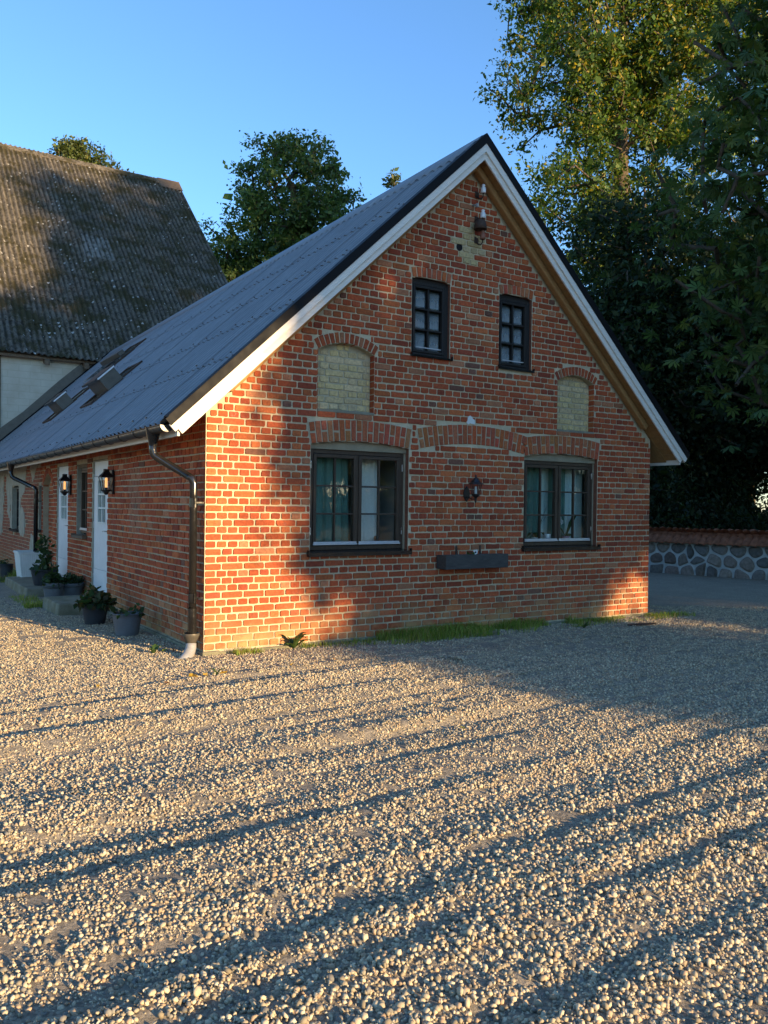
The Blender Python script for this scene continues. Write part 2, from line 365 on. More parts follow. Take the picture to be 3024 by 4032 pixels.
def link(name, me, parent=None, bevel=0.0, **props):
    o = bpy.data.objects.new(name, me); COL.objects.link(o)
    if parent is not None: o.parent = parent
    if bevel:
        bv = o.modifiers.new('bevel', 'BEVEL'); bv.width = bevel; bv.segments = 2; bv.limit_method = 'ANGLE'
    for k, v in props.items(): o[k] = v
    return o

def thing(name, label, cat, loc=(0, 0, 0), rz=0.0, group=None):
    o = bpy.data.objects.new(name, None); COL.objects.link(o); o.location = loc; o.rotation_euler = (0, 0, rz); o.empty_display_size = 0.2
    o['label'] = label; o['category'] = cat
    if group: o['group'] = group
    return o

def np_mesh(name, verts, faces, cols, mat, parent=None, smooth=False, **props):
    me = bpy.data.meshes.new(name); k = faces.shape[1]; nf = len(faces)
    me.vertices.add(len(verts)); me.vertices.foreach_set('co', verts.astype(np.float32).ravel())
    me.loops.add(nf * k); me.loops.foreach_set('vertex_index', faces.astype(np.int32).ravel())
    me.polygons.add(nf); me.polygons.foreach_set('loop_start', np.arange(nf, dtype=np.int32) * k)
    me.polygons.foreach_set('loop_total', np.full(nf, k, np.int32))
    if smooth: me.polygons.foreach_set('use_smooth', np.ones(nf, bool))
    me.update(calc_edges=True)
    if cols is not None:
        a = me.color_attributes.new('col', 'FLOAT_COLOR', 'POINT'); arr = np.ones((len(verts), 4), np.float32); arr[:, :3] = cols; a.data.foreach_set('color', arr.ravel())
    me.materials.append(mat)
    return link(name, me, parent, **props)

def vnoise(x, y, seed=0):                                    # smooth value noise, vectorised
    x = np.asarray(x, float); y = np.asarray(y, float); xi = np.floor(x).astype(np.int64); yi = np.floor(y).astype(np.int64)
    fx = x - xi; fy = y - yi; fx = fx * fx * (3 - 2 * fx); fy = fy * fy * (3 - 2 * fy)
    def h(a, b):
        n = (a * 374761393 + b * 668265263 + seed * 974634777) & 0xFFFFFFFF
        n = ((n ^ (n >> 13)) * 1274126177) & 0xFFFFFFFF; n = n ^ (n >> 16)
        return (n & 0xFFFF) / 65535.0
    return (h(xi, yi) * (1 - fx) + h(xi + 1, yi) * fx) * (1 - fy) + (h(xi, yi + 1) * (1 - fx) + h(xi + 1, yi + 1) * fx) * fy

def cpt(Z, lat, z):                                          # a ground plan point given as distance ahead of and aside from the viewer
    q = EYE[:2] + np.array([math.sin(yaw), math.cos(yaw)]) * Z + np.array([math.cos(yaw), -math.sin(yaw)]) * lat
    return (float(q[0]), float(q[1]), z)

# ------------------------------------------------------------------ ground: one sheet to the horizon, raked into ruts near the house
RA = math.atan2(0.06, 0.998)
def rut_uv(x, y):
    return x * math.cos(RA) + y * math.sin(RA), -x * math.sin(RA) + y * math.cos(RA)
TRACK_U = -5.30
def ground_h(x, y):
    x = np.asarray(x, float); y = np.asarray(y, float)
    v, u = rut_uv(x, y)
    u = u + 0.10 * (vnoise(v * 0.5, u * 0.3, 9) - 0.5)
    h = 0.034 * (vnoise(v * 0.20, u * 1.7, 1) - 0.5) + 0.042 * (vnoise(v * 0.26, u * 3.6, 2) - 0.5) + 0.048 * (vnoise(v * 0.45, u * 7.2, 3) - 0.5)
    h += 0.026 * np.exp(-((u + 1.75) / 0.15) ** 2) * (v < 2.0) + 0.024 * np.exp(-((u + 2.25) / 0.13) ** 2) * (v < 1.0)
    h -= 0.016 * np.exp(-((u - TRACK_U) / 0.22) ** 2) * (0.4 + 0.6 * vnoise(v * 0.6, u * 0, 5))
    dist = np.hypot(x - EYE[0], y - EYE[1])
    near_house = np.clip((-(y) - 0.15) / 1.3, 0.12, 1.0)
    near_house = np.where(x < -0.3, np.maximum(near_house, np.clip((-x - 0.3) / 1.2, 0, 0.8)), near_house)
    near_house = np.where(x > 7.2, np.maximum(near_house, np.clip((x - 7.2) / 2.0, 0, 0.7)), near_house)
    fade = np.clip((16 - dist) / 6, 0, 1)
    return h * near_house * fade

def axis_lines(a, b, step, lo, hi):
    mid = np.arange(a, b + 1e-6, step); left = []; x = a; d = step
    while x > lo: d *= 1.6; x -= d; left.append(x)
    right = []; x = b; d = step
    while x < hi: d *= 1.6; x += d; right.append(x)
    return np.array(left[::-1] + list(mid) + right)
gx = axis_lines(-4.6, 10.5, 0.045, -600, 900); gy = axis_lines(-7.6, 5.5, 0.045, -300, 1200)
GX, GY = np.meshgrid(gx, gy); GZ = ground_h(GX, GY)
nx, ny = len(gx), len(gy)
gv = np.stack([GX.ravel(), GY.ravel(), GZ.ravel()], 1)
ii = (np.arange(ny - 1)[:, None] * nx + np.arange(nx - 1)[None, :]).ravel()
ground = np_mesh('ground', gv, np.stack([ii, ii + 1, ii + nx + 1, ii + nx], 1), None, M['ground'], smooth=True, kind='structure')
ground['label'] = 'gravel yard in front of the brick house, raked into low ruts'

# loose gravel: small heaps of crushed stone, instanced over the yard
def pebble_patch(k, n, rad, fine):
    bm_v = []; bm_f = []; cols = []
    import bmesh
    bm = bmesh.new(); bmesh.ops.create_icosphere(bm, subdivisions=1 if not fine else 2, radius=1.0)
    bv = np.array([v.co[:] for v in bm.verts]); bf = np.array([[v.index for v in f.verts] for f in bm.faces]); bm.free()
    g = np.random.default_rng(100 + k + (50 if fine else 0)); nb = len(bv)
    if fine:                                               # 42 points: angular crushed stone
        pass
    V = []; F = []; Cc = []
    for i in range(n):
        a = g.uniform(0, 2 * math.pi); r = rad * math.sqrt(g.uniform(0, 1)) * 1.05
        s = float(np.clip(g.lognormal(math.log(0.0073), 0.42), 0.0028, 0.017))
        dirs = g.normal(size=(7, 3)); dirs /= np.linalg.norm(dirs, axis=1)[:, None]; lim = g.uniform(0.45, 0.85, 7)
        v = bv.copy()
        for d, L in zip(dirs, lim):                          # chop facets off a ball
            t = v @ d; ex = np.clip(t - L, 0, None); v = v - ex[:, None] * d[None]
        v *= np.array([1.0, g.uniform(0.7, 1.0), g.uniform(0.55, 0.9)]) * s
        q = Vector(g.normal(size=3)).normalized(); R = np.array(Matrix.Rotation(g.uniform(0, 6.28), 3, q))
        v = v @ R.T + np.array([r * math.cos(a), r * math.sin(a), s * g.uniform(-0.15, 0.75)])
        t = g.uniform(0, 1); base = np.array([0.42, 0.35, 0.235]) * g.uniform(0.55, 1.5)
        if t < 0.15: base = np.array([0.40, 0.285, 0.18]) * g.uniform(0.8, 1.3)
        elif t < 0.3: base = np.array([0.21, 0.195, 0.165]) * g.uniform(0.7, 1.3)
        V.append(v); F.append(bf + i * nb); Cc.append(np.repeat(base[None], nb, 0))
    o = np_mesh('gravel_heap', np.concatenate(V), np.concatenate(F), np.clip(np.concatenate(Cc), 0.03, 0.68), M['pebble'])
    COL.objects.unlink(o); return o

heaps = bpy.data.collections.new('gravel_heaps')
NV = 10
for k in range(NV): heaps.objects.link(pebble_patch(k, 84, 0.078, False))
pts = []; rot = []; idx = []; scl = []
for Zd in np.arange(2.0, 13.6, 0.1):
    half = 0.50 * Zd + 0.35
    step = 0.105 if Zd < 9 else 0.13
    for lat in np.arange(-half, half, step):
        if Zd > 9 and rnd.random() < 0.25: continue
        p = cpt(Zd + rnd.uniform(-0.05, 0.05), lat + rnd.uniform(-0.05, 0.05), 0)
        x, y = p[0], p[1]
        if x > -0.02 and y > -0.03 and x < 7.0: continue
        if -0.75 < x < 0.02 and (3.78 < y < 4.95 or 6.4 < y < 8.9): continue
        v, u = rut_uv(x, y)
        bare = math.exp(-((u - TRACK_U) / 0.17) ** 2) * float(np.clip(2.2 * vnoise(v * 0.7, 0.5, 21) - 0.35, 0, 1)) * (1 if -3.0 < v < 2 else 0.4)
        pts.append((x, y)); idx.append(rnd.randrange(NV)); rot.append((0, 0, rnd.uniform(0, 6.28)))
        s = rnd.uniform(0.85, 1.1) * (1.0 if rnd.random() > bare * 0.75 else 0.5) * (1.1 if u < -4.9 else 0.95) * (0.84 + 0.30 * float(vnoise(v * 0.35, u * 1.9, 41)))
        scl.append(s)
P2 = np.array(pts); hz = ground_h(P2[:, 0], P2[:, 1]); e = 0.03
sx = (ground_h(P2[:, 0] + e, P2[:, 1]) - ground_h(P2[:, 0] - e, P2[:, 1])) / (2 * e); sy = (ground_h(P2[:, 0], P2[:, 1] + e) - ground_h(P2[:, 0], P2[:, 1] - e)) / (2 * e)
rots = []
for (x, y), a, b, r in zip(pts, sx, sy, rot):
    q = Vector((0, 0, 1)).rotation_difference(Vector((-a, -b, 1)).normalized()) @ Matrix.Rotation(r[2], 3, 'Z').to_quaternion()
    rots.append(q.to_euler()[:])
me = bpy.data.meshes.new('gravel'); me.vertices.add(len(pts)); me.vertices.foreach_set('co', np.column_stack([P2, hz - 0.002]).astype(np.float32).ravel())
a = me.attributes.new('tilt', 'FLOAT_VECTOR', 'POINT'); a.data.foreach_set('vector', np.array(rots, np.float32).ravel())
a = me.attributes.new('pick', 'INT', 'POINT'); a.data.foreach_set('value', np.array(idx, np.int32))
a = me.attributes.new('size', 'FLOAT', 'POINT'); a.data.foreach_set('value', np.array(scl, np.float32))
me.materials.append(M['pebble'])
gravel = link('gravel', me, kind='stuff', label='loose grey crushed-stone gravel covering the yard', category='gravel')
ng = bpy.data.node_groups.new('scatter_gravel', 'GeometryNodeTree')
ng.interface.new_socket('Geometry', in_out='INPUT', socket_type='NodeSocketGeometry'); ng.interface.new_socket('Geometry', in_out='OUTPUT', socket_type='NodeSocketGeometry')
gi = ng.nodes.new('NodeGroupInput'); go = ng.nodes.new('NodeGroupOutput'); ip = ng.nodes.new('GeometryNodeInstanceOnPoints')
ci = ng.nodes.new('GeometryNodeCollectionInfo'); ci.inputs[0].default_value = heaps; ci.inputs[1].default_value = True; ci.inputs[2].default_value = True
def named(nm, ty):
    n = ng.nodes.new('GeometryNodeInputNamedAttribute'); n.data_type = ty; n.inputs[0].default_value = nm; return n.outputs[0]
e2r = ng.nodes.new('FunctionNodeEulerToRotation'); ng.links.new(named('tilt', 'FLOAT_VECTOR'), e2r.inputs[0])
ng.links.new(gi.outputs[0], ip.inputs['Points']); ng.links.new(ci.outputs[0], ip.inputs['Instance']); ip.inputs['Pick Instance'].default_value = True
ng.links.new(named('pick', 'INT'), ip.inputs['Instance Index']); ng.links.new(e2r.outputs[0], ip.inputs['Rotation']); ng.links.new(named('size', 'FLOAT'), ip.inputs['Scale'])
ng.links.new(ip.outputs[0], go.inputs[0])
gm = gravel.modifiers.new('scatter', 'NODES'); gm.node_group = ng

# ------------------------------------------------------------------ brick house
HW, HL, SL = 6.95, 17.62, 0.949                    # gable width, length, roof slope
ZR = 2.892                                          # roof surface at the gable plane above x = 0
MID = HW / 2
COURSE, HEAD = 0.0771, HW / 56.0
house = thing('brick_house', 'red brick house with a grey corrugated roof and white gable boards', 'house')

class Op:                                           # opening in a wall: x-interval as a function of height
    def __init__(s, u0, u1, z0, z1, rise=0.0, ring=0.0, pad=0.0):
        s.u0, s.u1, s.z0, s.z1, s.rise, s.ring, s.pad = u0, u1, z0, z1, rise, ring, pad   # z1 = springing height
        s.c = (u0 + u1) / 2; w = (u1 - u0) / 2
        s.R = (w * w + rise * rise) / (2 * rise) if rise > 1e-4 else 1e6
        s.zc = z1 + rise - s.R
    def top(s, u): return s.zc + math.sqrt(max(0.0, s.R * s.R - (u - s.c) ** 2)) if s.rise > 1e-4 else s.z1
    def span(s, z, ring=False):
        w = (s.u1 - s.u0) / 2
        if z < s.z0: return None
        if not ring or s.ring == 0:
            if z <= s.z1: return (s.u0, s.u1)
            if s.rise > 1e-4 and z < s.z1 + s.rise:
                h = math.sqrt(max(0, s.R ** 2 - (z - s.zc) ** 2)); h = min(h, w); return (s.c - h, s.c + h)
            return None
        if z <= s.z1: return (s.u0, s.u1)
        Ro = s.R + s.ring; dz = z - s.zc
        if dz >= Ro: return None
        h = math.sqrt(Ro * Ro - dz * dz); ang = math.atan2(w, s.R - s.rise)
        h = min(h, dz * math.tan(ang) + 0.006); return (s.c - h - s.pad, s.c + h + s.pad)

ops_f = {
 'w1': Op(1.235, 2.572, 1.035, 2.285, 0.055, 0.245), 'w2': Op(4.440, 5.830, 1.035, 2.285, 0.055, 0.245),
 'u1': Op(2.588, 3.168, 3.425, 4.375, 0.025, 0.12), 'u2': Op(3.970, 4.540, 3.410, 4.375, 0.025, 0.12),
 'n1': Op(1.309, 2.062, 2.665, 3.360, 0.105, 0.118), 'n2': Op(5.027, 5.740, 2.655, 3.343, 0.105, 0.118),
}
arch_c = Op(2.735, 4.425, 2.10, 2.300, 0.09, 0.245)     # relieving arch that is bricked up below
ops_l = {
 'd1': Op(4.00, 4.93, -0.3, 2.225), 'wd': Op(5.255, 6.01, 1.06, 2.22), 'd2': Op(6.655, 7.60, -0.3, 2.235),
 'nn': Op(7.98, 8.93, 0.42, 1.88, 0.24, 0.118), 'sw': Op(9.06, 9.40, 1.00, 1.92), 'fw': Op(11.70, 12.66, 0.92, 1.90, 0.05),
}
def roof_under(x): return 2.535 + SL * (x if x <= MID else HW - x)

def subtract(iv, cut):
    out = []
    for a, b in iv:
        if cut[1] <= a or cut[0] >= b: out.append((a, b)); continue
        if cut[0] > a: out.append((a, cut[0]))
        if cut[1] < b: out.append((cut[1], b))
    return out

def red(u, z, side=False):
    t = rnd.random(); k = rnd.uniform(0.78, 1.16)
    if t < 0.60: c = (0.345, 0.080, 0.032)
    elif t < 0.78: c = (0.39, 0.112, 0.040)
    elif t < 0.92: c = (0.265, 0.060, 0.030)
    elif t < 0.988: c = (0.36, 0.150, 0.075)
    else: c = (0.16, 0.075, 0.050)
    k *= (0.95 + 0.1 * rnd.random()) * 1.24
    return tuple(x * k for x in c)
def yellow():
    k = rnd.uniform(0.82, 1.08); return (0.64 * k, 0.505 * k, 0.265 * k * rnd.uniform(0.9, 1.1))

def brick_geo(mb, pl, u0, u1, z0, z1, col, proud=0.004, back=0.013, jit=0.0028, far=False):
    w, h = u1 - u0, z1 - z0
    if w < 0.016 or h < 0.016: return
    r = min(0.008, w * 0.25, h * 0.25)
    J = lambda s=1.0: rnd.uniform(-jit, jit) * s
    if far:
        pts = [(u0 + J(), z0 + J()), (u1 + J(), z0 + J()), (u1 + J(), z1 + J()), (u0 + J(), z1 + J())]
    else:
        um = u0 + w * rnd.uniform(0.35, 0.65); um2 = u0 + w * rnd.uniform(0.35, 0.65)
        a = [r * rnd.uniform(0.35, 1.5) for _ in range(8)]
        if rnd.random() < 0.10: a[rnd.randrange(8)] = r * rnd.uniform(2, 3.2)
        lim = lambda q, m: min(q, m * 0.45)
        pts = [(u0 + lim(a[0], w), z0 + J(.7)), (um, z0 + J()), (u1 - lim(a[1], w), z0 + J(.7)), (u1 + J(.7), z0 + lim(a[2], h)), (u1 + J(.7), z1 - lim(a[3], h)),
               (u1 - lim(a[4], w), z1 + J(.7)), (um2, z1 + J()), (u0 + lim(a[5], w), z1 + J(.7)), (u0 + J(.7), z1 - lim(a[6], h)), (u0 + J(.7), z0 + lim(a[7], h))]
    n = len(pts); cu, cz = (u0 + u1) / 2, (z0 + z1) / 2; ins = 0.0034
    pr = proud + rnd.uniform(-0.002, 0.003); tu, tz = rnd.uniform(-0.012, 0.012), rnd.uniform(-0.02, 0.02)
    vs = []
    for u, z in pts: vs.append((u, -back, z))
    for u, z in pts:
        uu = u + (ins if u < cu else -ins); zz = z + (ins if z < cz else -ins)
        vs.append((uu, pr + (uu - cu) * tu + (zz - cz) * tz, zz))
    fs = [(i, (i + 1) % n, n + (i + 1) % n, n + i) for i in range(n)] + [tuple(range(n, 2 * n))]
    if pl == 'F': mb.add([(u, -d, z) for u, d, z in vs], fs, col)
    else: mb.add([(-d, u, z) for u, d, z in vs], [tuple(reversed(f)) for f in fs], col)

def course_cuts(L, kind):
    """brick edges along one course of length L in English bond with cross-bond stretcher shifts"""
    xs = [0.0]; H = HEAD
    if kind == 'h': step = [H]
    else:
        xs.append(1.5 * H)
        if kind == 'b': xs.append(2.5 * H)
        step = [2 * H]
    while xs[-1] < L - 1e-6: xs.append(xs[-1] + step[0])
    xs = [x for x in xs if x < L - 0.03] + [L]
    return xs

all_front = []; stuff_mb = MB()
def diamond(u, z): return abs(u - 3.50) / 0.27 + abs(z - 4.92) / 0.32 < 1.0
rowz = []
r = 0
while True:
    zc = 0.079 + COURSE * r
    if zc > 6.0: break
    rowz.append((r, zc)); r += 1

def rows_for(pl, L, ops, extra=None):
    res = []
    for r, zc in rowz:
        z0, z1 = zc - COURSE / 2 + 0.0060, zc + COURSE / 2 - 0.0060
        wav = lambda u: 0.0035 * math.sin(u * 1.7 + r * 0.9) + 0.002 * math.sin(u * 5.1 + r)
        if pl == 'F' and zc > 2.5: lo, hi = max(0.0, (zc + 0.03 - 2.535) / SL), HW - max(0.0, (zc + 0.03 - 2.535) / SL)
        else: lo, hi = 0.0, L
        if pl == 'L' and zc > 2.50: break
        if hi - lo < 0.06: break
        odd = r % 2
        st = odd if pl == 'F' else 1 - odd
        kind = 'h' if not st else ('a' if (r // 2) % 2 else 'b')
        xs = course_cuts(L, kind); off = 0
        for a, b in zip(xs[:-1], xs[1:]):
            g = rnd.uniform(0.0062, 0.0098)
            iv = [(max(a + g, lo), min(b - g, hi))]
            if iv[0][1] <= iv[0][0]: continue
            for op in ops:
                for zz in (z0 + 0.004, zc, z1 - 0.004):
                    sp = op.span(zz, True)
                    if sp: iv = subtract(iv, (sp[0] - 0.008, sp[1] + 0.008))
            for p, q in iv:
                if q - p > 0.022: res.append((p, q, z0 + wav((p + q) / 2), z1 + wav((p + q) / 2)))
    return res

front_rows = rows_for('F', HW, [o for k, o in ops_f.items()] + [])
cring = []
for p, q, z0, z1 in front_rows:                        # bricks under the relieving arch ring make room for it
    zc = (z0 + z1) / 2
    iv = [(p, q)]
    for zz in (z0 + 0.004, zc, z1 - 0.004):
        so = arch_c.span(zz, True) if zz > arch_c.z1 - 0.02 else None
        si = arch_c.span(zz, False) if zz > arch_c.z1 - 0.02 else None
        if zz > arch_c.z1 - 0.02 and so:
            if si and zz > arch_c.z1:
                iv = subtract(subtract(iv, (so[0] - .006, si[0] + .006)), (si[1] - .006, so[1] + .006))
            elif zz > arch_c.z1: iv = subtract(iv, (so[0] - .006, so[1] + .006))
    for a, b in iv:
        if b - a > 0.022: cring.append((a, b, z0, z1))
front_rows = cring

# plain mortar bed behind the bricks, with the openings left out
def mortar_wall(name, pl, L, ops, mat, d, ztop, parent):
    mb = MB(); dz = COURSE / 4; z = -0.35
    while z < ztop:
        zc = z + dz / 2
        if pl == 'F':
            t = max(0.0, (zc - 2.62) / SL); iv = [(t, HW - t)] if HW - 2 * t > 0 else []
        else: iv = [(0.012, L)]
        for op in ops:
            sp = op.span(zc)
            if sp: iv = subtract(iv, sp)
        for a, b in iv:
            q = [(a, -d, z), (b, -d, z), (b, -d, z + dz), (a, -d, z + dz)]
            mb.add([(u, -dd, zz) for u, dd, zz in q] if pl == 'F' else [(-dd, u, zz) for u, dd, zz in q], [(0, 1, 2, 3)] if pl == 'F' else [(3, 2, 1, 0)])
        z += dz
    return mb.build(name, mat, parent)
gable = mortar_wall('gable_wall', 'F', HW, ops_f.values(), M['mortar'], 0.0075, 6.0, house)
side = mortar_wall('side_wall', 'L', HL, ops_l.values(), M['mortar_grey'], 0.0065, 2.72, house)

# the bricks that show largest are parts of their own, the rest are one part
def px_area(u0, u1, z0, z1):
    def pj(p):
        v = np.array(p) - EYE; z = v @ FW; return v @ RT / z, v @ UP / z
    a = pj((u0, 0, z0)); b = pj((u1, 0, z0)); c = pj((u0, 0, z1)); return abs((b[0] - a[0]) * (c[1] - a[1]))
order = sorted(range(len(front_rows)), key=lambda i: -px_area(*front_rows[i]))
big = set(order[:300])
for i, (p, q, z0, z1) in enumerate(front_rows):
    uc, zc = (p + q) / 2, (z0 + z1) / 2
    if math.hypot(uc - 3.30, zc - 4.862) < 0.05: continue
    col = yellow() if diamond(uc, zc) else red(uc, zc)
    if diamond(uc, zc): col = tuple(x * 0.86 for x in col)
    jit = 0.0028 + (0.0022 if 2.5 < uc < 4.5 and zc < 2.3 else 0)
    if i in big:
        mb = MB(); brick_geo(mb, 'F', p, q, z0, z1, col, jit=jit); mb.build('brick', M['brick'], gable)
    else: brick_geo(stuff_mb, 'F', p, q, z0, z1, col, jit=jit)
for p, q, z0, z1 in rows_for('L', HL, ops_l.values()):
    if p < 0.02: p = 0.022
    if q - p < 0.02: continue
    uc, zc = (p + q) / 2, (z0 + z1) / 2
    pl_n = float(vnoise(uc * 1.6, zc * 1.9, 33))
    worn = uc > 9.2 and pl_n + 0.25 * (zc - 1.1) > 0.50
    if worn and rnd.random() < 0.85: continue
    col = red(uc, zc, True)
    if uc > 9.2: col = tuple(0.6 * c + 0.4 * m for c, m in zip(col, (0.30, 0.2, 0.15)))
    if 2.4 < uc < 2.9 and 1.2 < zc < 2.05: col = tuple(0.55 * c + 0.45 * m for c, m in zip(col, (0.34, 0.2, 0.13)))
    brick_geo(stuff_mb, 'L', p, q, z0, z1, col, far=uc > 6.0)
stuff_mb.build('brickwork', M['brick'], house, kind='stuff')

# flaking plaster over the far end of the long wall
mb = MB(); cu, cz = 0.05, 0.045
for i in range(int((HL - 9.5) / cu)):
    for j in range(int(2.5 / cz)):
        u, z = 9.45 + i * cu, 0.02 + j * cz
        e_ = float(vnoise(u * 1.6, z * 1.9, 33)) + 0.25 * (z - 1.04) + 0.16 * (float(vnoise(u * 9, z * 9, 34)) - 0.5)
        if e_ > 0.50 and not (11.62 < u < 12.68 and 0.8 < z < 1.95):
            mb.pbox('L', u, u + cu, -0.004, 0.0075 + min(0.004, (e_ - 0.5) * 0.03), z, z + cz)
mb.build('plaster_patch', M['plaster'], house)
# trowelled base along the gable, uneven
mb = MB(); x = -0.03
while x < HW + 0.03:
    w = rnd.uniform(0.18, 0.5); x1 = min(x + w, HW + 0.045)
    mb.box(x, x1 + 0.002, -0.028 - rnd.uniform(0, 0.022), 0.0, -0.2, 0.036 + rnd.uniform(-0.014, 0.012)); x = x1
mb.box(-0.03, 0.0, 0.0, HL, -0.2, 0.03)
mb.build('plinth', M['concrete'], house, bevel=0.01)
mb = MB(); mb.box(HW - 0.02, HW + 0.0, 0.012, HL, -0.3, 2.55); mb.build('back_wall', M['brick'], house)   # far long wall
mb = MB()
for k in range(40): # corner quoins on the hidden side get the same brick courses
    pass

# ---- arches
def arch_ring(parent, op, n, split, colf, name='arch_brick', pl='F', depth=0.0):
    w = (op.u1 - op.u0) / 2; ang = math.atan2(w, op.R - op.rise)
    for i in range(n):
        a0 = -ang + 2 * ang * i / n; a1 = -ang + 2 * ang * (i + 1) / n
        segs = [(0.0, op.ring)]
        if split and i % 2 == 0:
            m = op.ring * rnd.uniform(0.44, 0.56); segs = [(0.0, m - 0.008), (m + 0.008, op.ring)]
        for s0, s1 in segs:
            g = 0.0085; mb = MB(); J = lambda: rnd.uniform(-0.0025, 0.0025)
            def P(a, r): return (op.c + math.sin(a) * r + J(), op.zc + math.cos(a) * r + J())
            r0, r1 = op.R + s0 + rnd.uniform(0, .004), op.R + s1 - rnd.uniform(0, .006)
            quad = [P(a0 + g / r0, r0), P(a1 - g / r0, r0), P(a1 - g / r1, r1), P(a0 + g / r1, r1)]
            cu = sum(q[0] for q in quad) / 4; cz = sum(q[1] for q in quad) / 4
            pr = 0.005 + rnd.uniform(-.002, .003); vs = [(u, -0.10, z) for u, z in quad] + [(u, -0.002, z) for u, z in quad] + [(u + (cu - u) * 0.09, pr, z + (cz - z) * 0.05) for u, z in quad]
            fs = [(i, (i + 1) % 4, 4 + (i + 1) % 4, 4 + i) for i in range(4)] + [(4 + i, 4 + (i + 1) % 4, 8 + (i + 1) % 4, 8 + i) for i in range(4)] + [(8, 9, 10, 11)]
            if pl == 'F': mb.add([(u, -d, z) for u, d, z in vs], fs, colf())
            else: mb.add([(-d, u, z) for u, d, z in vs], [tuple(reversed(f)) for f in fs], colf())
            mb.build(name, M['brick'], parent)
def arch_bed(op, pl='F'):
    w = (op.u1 - op.u0) / 2; ang = math.atan2(w, op.R - op.rise) * 1.01; n = 16; vs = []; fs = []
    for i in range(n + 1):
        a = -ang + 2 * ang * i / n
        for r in (op.R, op.R + op.ring):
            vs.append((op.c + math.sin(a) * r, 0.003, op.zc + math.cos(a) * r))
    for i in range(n): fs.append((2 * i, 2 * i + 2, 2 * i + 3, 2 * i + 1))
    mb = MB()
    mb.add([(u, -d + 0.007, z) for u, d, z in vs] if pl == 'F' else [(-d + 0.006, u, z) for u, d, z in vs], fs if pl == 'F' else [tuple(reversed(f)) for f in fs]); return mb
warm = lambda: tuple(x * rnd.uniform(0.8, 1.12) for x in ((0.44, 0.118, 0.052) if rnd.random() < 0.7 else (0.48, 0.165, 0.07)))
for k, n, sp in (('w1', 18, True), ('w2', 18, True), ('u1', 8, False), ('u2', 8, False)):
    a = arch_bed(ops_f[k]).build('brick_arch', M['mortar_grey'], house); arch_ring(a, ops_f[k], n, sp, warm)
a = arch_bed(arch_c).build('brick_arch', M['mortar_grey'], house); arch_ring(a, arch_c, 23, True, warm)

# ---- blind niches filled with yellow brick
def niche(op, depth):
    mb = MB(); n = 14
    prof = [(op.u0, op.z0), (op.u1, op.z0)] + [(op.c + (op.u1 - op.c) * math.cos(math.pi * i / n), None) for i in range(0, n + 1)]
    prof = [(u, op.top(u) if z is None else z) for u, z in prof]
    N = len(prof)
    mb.add([(u, 0.008, z) for u, z in prof] + [(u, depth, z) for u, z in prof], [(i, N + i, N + (i + 1) % N, (i + 1) % N) for i in range(N)])
    mb.add([(u, depth - 0.001, z) for u, z in prof], [tuple(range(N))])
    nb = mb.build('blind_niche', M['mortar_grey'], house)
    arch_ring(nb, op, 13, False, lambda: red(0, 0))
    arch_bed(op).build('arch_mortar', M['mortar'], nb)
    w = op.u1 - op.u0; H = w / 6.0
    r = 0; z = op.z0 + 0.03
    while z < op.z1 + op.rise:
        kind = r % 2; xs = [0.0] + ([H * 0.55] if not kind else [H * 1.1])
        while xs[-1] < w - 1e-6: xs.append(xs[-1] + (H if not kind else 2 * H))
        xs = [x for x in xs if x < w - 0.03] + [w]
        for p, q in zip(xs[:-1], xs[1:]):
            u0, u1 = op.u0 + p + 0.007, op.u0 + q - 0.007; z0, z1 = z + 0.006, z + COURSE - 0.006
            sp = op.span(z1 if z1 < op.z1 + op.rise - .002 else z0)
            if sp is None: continue
            u0, u1 = max(u0, sp[0] + .004), min(u1, sp[1] - .004); z1 = min(z1, op.top((u0 + u1) / 2) - 0.004)
            if u1 - u0 < 0.025 or z1 - z0 < 0.02: continue
            mb = MB(); brick_geo(mb, 'F', u0, u1, z0 + rnd.uniform(-.003, .003), z1 + rnd.uniform(-.003, .003), yellow(), jit=0.006)
            o = mb.build('yellow_brick', M['brick'], nb); o.location = (0, depth - 0.006, 0)
        z += COURSE; r += 1
    # red brick returns of the right-hand jamb
    z = op.z0 + 0.01; r = 0
    while z < op.z1 - 0.01:
        mb = MB(); mb.box(op.u1 - 0.0035, op.u1 + 0.004, 0.004, depth - 0.004, z + 0.006, z + COURSE - 0.006, red(0, 0)); mb.build('jamb_brick', M['brick'], nb, bevel=0.002)
        mb = MB(); mb.box(op.u0 - 0.004, op.u0 + 0.0035, 0.004, depth - 0.004, z + 0.006, z + COURSE - 0.006, red(0, 0)); mb.build('jamb_brick', M['brick'], nb, bevel=0.002)
        z += COURSE
    mb = MB(); mb.prism([(op.u0 - .0, op.z0 - 0.012), (op.u1 + 0.0, op.z0 - 0.012), (op.u1, op.z0 + 0.02), (op.u0, op.z0 + 0.02)], 'y', -0.008, depth); mb.build('ledge', M['concrete'], nb, bevel=0.006)
niche(ops_f['n1'], 0.10); niche(ops_f['n2'], 0.11)
mb = MB(); mb.add([(3.30 + 0.046 * math.cos(t * math.pi / 8), -0.0005, 4.862 + 0.048 * math.sin(t * math.pi / 8)) for t in range(16)] + [(3.30 + 0.046 * math.cos(t * math.pi / 8), 0.0065, 4.862 + 0.048 * math.sin(t * math.pi / 8)) for t in range(16)],
                  [(i, (i + 1) % 16, 16 + (i + 1) % 16, 16 + i) for i in range(16)] + [tuple(range(16, 32))]); mb.build('vent_hole', M['dark'], house)
mb = MB()
